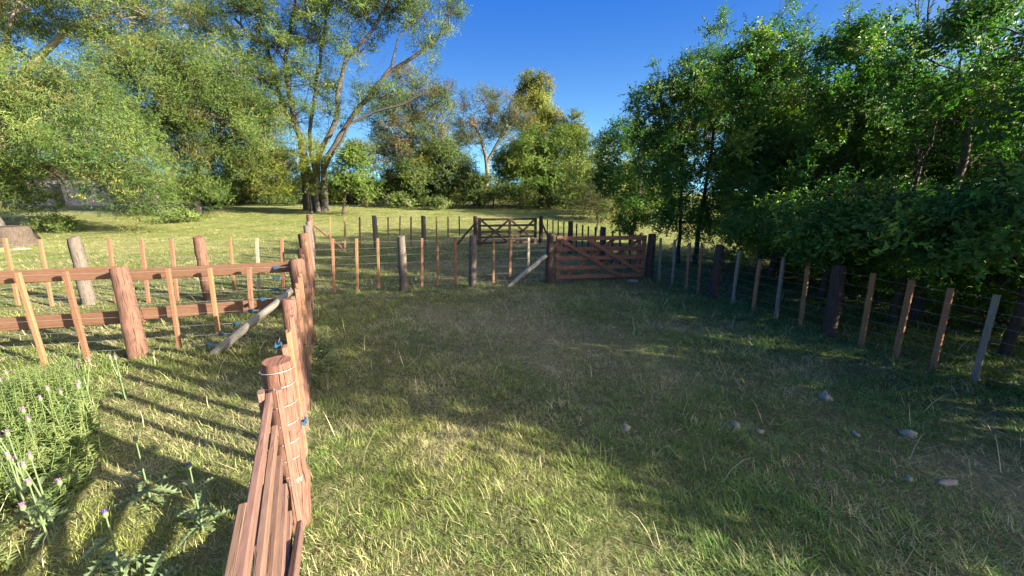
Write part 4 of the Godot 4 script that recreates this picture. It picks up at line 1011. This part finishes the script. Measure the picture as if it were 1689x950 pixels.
	# ---- blue tensioners
	var tl := ["blue wire tensioner on the top wire beside the upper rail's end", "blue wire tensioner second from the top below the upper rail", "blue wire tensioner midway between the two rails", "blue wire tensioner on the lower rail's end", "blue wire tensioner just below the lower rail near the brace", "blue wire tensioner above the foot of the slanting brace", "blue wire tensioner low down beside the short tan picket", "lowest blue wire tensioner just above the grass by the brace foot"]
	var ts := [5.83, 5.82, 5.79, 5.61, 5.44, 5.24, 5.02, 4.86]
	var th := [1.2, 1.05, 0.89, 0.76, 0.6, 0.43, 0.28, 0.14]
	for k in 8: tensioner(tl[k], Vector3(nla.x, 0, nla.y) + d1 * ts[k] + n1 * 0.05 + Vector3.UP * th[k], d1, "blue tensioners on the fence wires")
	var u0 := (p3 - p0).normalized()
	var d0 := Vector3(u0.x, 0, u0.y)
	tensioner("blue wire tensioner at the top of the line fence behind the stout front post", Vector3(-1.74, 1.1, -2.66), d0, "blue tensioners on the fence wires")
	tensioner("blue wire tensioner low on the right side of the stout front post", Vector3(-1.40, 0.72, -2.27), d0, "blue tensioners on the fence wires")

	# ---- plants, stones
	build_weeds()
	var tp := [[-3.86, -2.7], [-3.29, -2.16], [-3.06, -2.1], [-2.98, -2.0], [-3.99, -3.21], [-4.43, -3.62], [-4.2, -3.75], [-4.03, -3.01], [-4.9, -3.4], [-3.6, -2.4]]
	for i in tp.size():
		thistle("thistle", "pale pink flowering thistle standing among the tall weeds", "pink thistles among the tall weeds", Vector2(tp[i][0], tp[i][1]), rng.randf_range(0.45, 0.58), 2 + i % 2, M.pink_bloom, 50 + i, 0.6)
	thistle("thistle", "single pink thistle standing clear between the weeds and the foreground gate", "", Vector2(-2.67, -2.37), 0.5, 1, M.pink_bloom, 71, 1.0)
	thistle("thistle", "purple thistle nearest to the foreground gate", "", Vector2(-2.07, -2.1), 0.5, 1, M.purple_bloom, 72, 0.9)
	thistle("thistle", "violet blue thistle at the front edge of the weeds", "", Vector2(-2.25, -1.75), 0.48, 1, M.purple_bloom, 73, 1.0)
	thistle("thistle", "leafy grey green thistle rosette without a flower on the lower left grass", "", Vector2(-1.95, -1.62), 0.3, 0, M.purple_bloom, 74, 1.2)
	var weed := {"spray": spray(106, 0.16, 18, 0.05, 0.02, 0.5, 0.2), "leaf": leafm, "bark": M.grey_picket, "density": 240.0, "clump": 0.08, "size": 0.8, "out": 0.5, "up": 0.7, "twig": 0.3, "colors": [Color(0.0992, 0.132, 0.06), Color(0.149, 0.185, 0.09), Color(0.124, 0.145, 0.06)]}
	tree("pale_weed", "pale grey green leafy weed at the foot of the line fence", "weed", "", [[stem(-2.12, -4.0, 0.3), 0.008, 0.004]], [-2.12, 0.16, -4.0, 0.08, 0.12, -2.1, 0.34, -3.98, 0.07, 0.12, -2.14, 0.47, -4.02, 0.04, 0.08], weed)
	var clump := {"spray": s_round, "leaf": leafm, "bark": M.bark_dark, "density": 30.0, "clump": 0.25, "size": 0.8, "out": 0.6, "up": 0.6, "twig": 0.2, "colors": [Color(0.09, 0.14, 0.03), Color(0.17, 0.22, 0.07), Color(0.3, 0.32, 0.2)]}
	for q in [[-13.2, -36.5, 0.8, "tall pale reedy weeds left of the broad-leaved plant", 1], [-10.2, -35.0, 0.9, "bright green weedy shrub before the feathery tree's trunk", 0], [-6.6, -33.0, 0.7, "broad leaved pale plant at the edge of the far trees", 0], [-22.0, -25.5, 0.6, "low leafy sapling under the drooping tree", 0], [-25.5, -21.5, 0.55, "pair of low pale saplings before the house", 0]]:
		var g := ground_h(q[0], q[1])
		tree("wild_shrub", q[3], "shrub", "", [[stem(q[0], q[1], g + q[2]), 0.03, 0.015]], [q[0], g + q[2] * 0.6, q[1], 0.7, q[2] * 0.6, q[0] + 0.8, g + q[2] * 0.5, q[1] + 0.2, 0.5, q[2] * 0.5], olive if q[4] else clump)
	stone("round grey stone in the grass at the middle of the paddock", Vector3(1.09, 0, -3.24), Vector3(0.0446, 0.0382, 0.0382), 1)
	stone("pointed pale stone, left of a close pair in the shade", Vector3(2.16, 0, -3.28), Vector3(0.0415, 0.0478, 0.0382), 2)
	stone("low grey stone, right of a close pair in the shade", Vector3(2.35, 0, -3.2), Vector3(0.0382, 0.0287, 0.0319), 3)
	stone("largest grey stone, by the sunlit tuft near the right fence", Vector3(3.45, 0, -3.8), Vector3(0.0765, 0.0542, 0.0638), 4)
	stone("small grey stone half sunk between the pair and the pale flat stone", Vector3(3.2, 0, -3.14), Vector3(0.0382, 0.0319, 0.0319), 5)
	stone("pale flat topped stone on the shaded grass toward the right fence", Vector3(3.68, 0, -3.13), Vector3(0.0638, 0.0382, 0.0446), 6)
	stone("small white stone next to the bare soil patch", Vector3(3.14, 0, -2.58), Vector3(0.0382, 0.0224, 0.0255), 7)
	stone("long white stone slab edging the bare soil patch", Vector3(3.4, 0, -2.54), Vector3(0.0319, 0.0224, 0.0952), 8)
	stone("flat white stone on the ground under the near gate", Vector3(3.1, 0, -9.5), Vector3(0.128, 0.0382, 0.0638), 9)
	stone("flat white slab lying beside the tree stump", Vector3(-19.6, 0, -15.2), Vector3(0.319, 0.051, 0.16), 10)
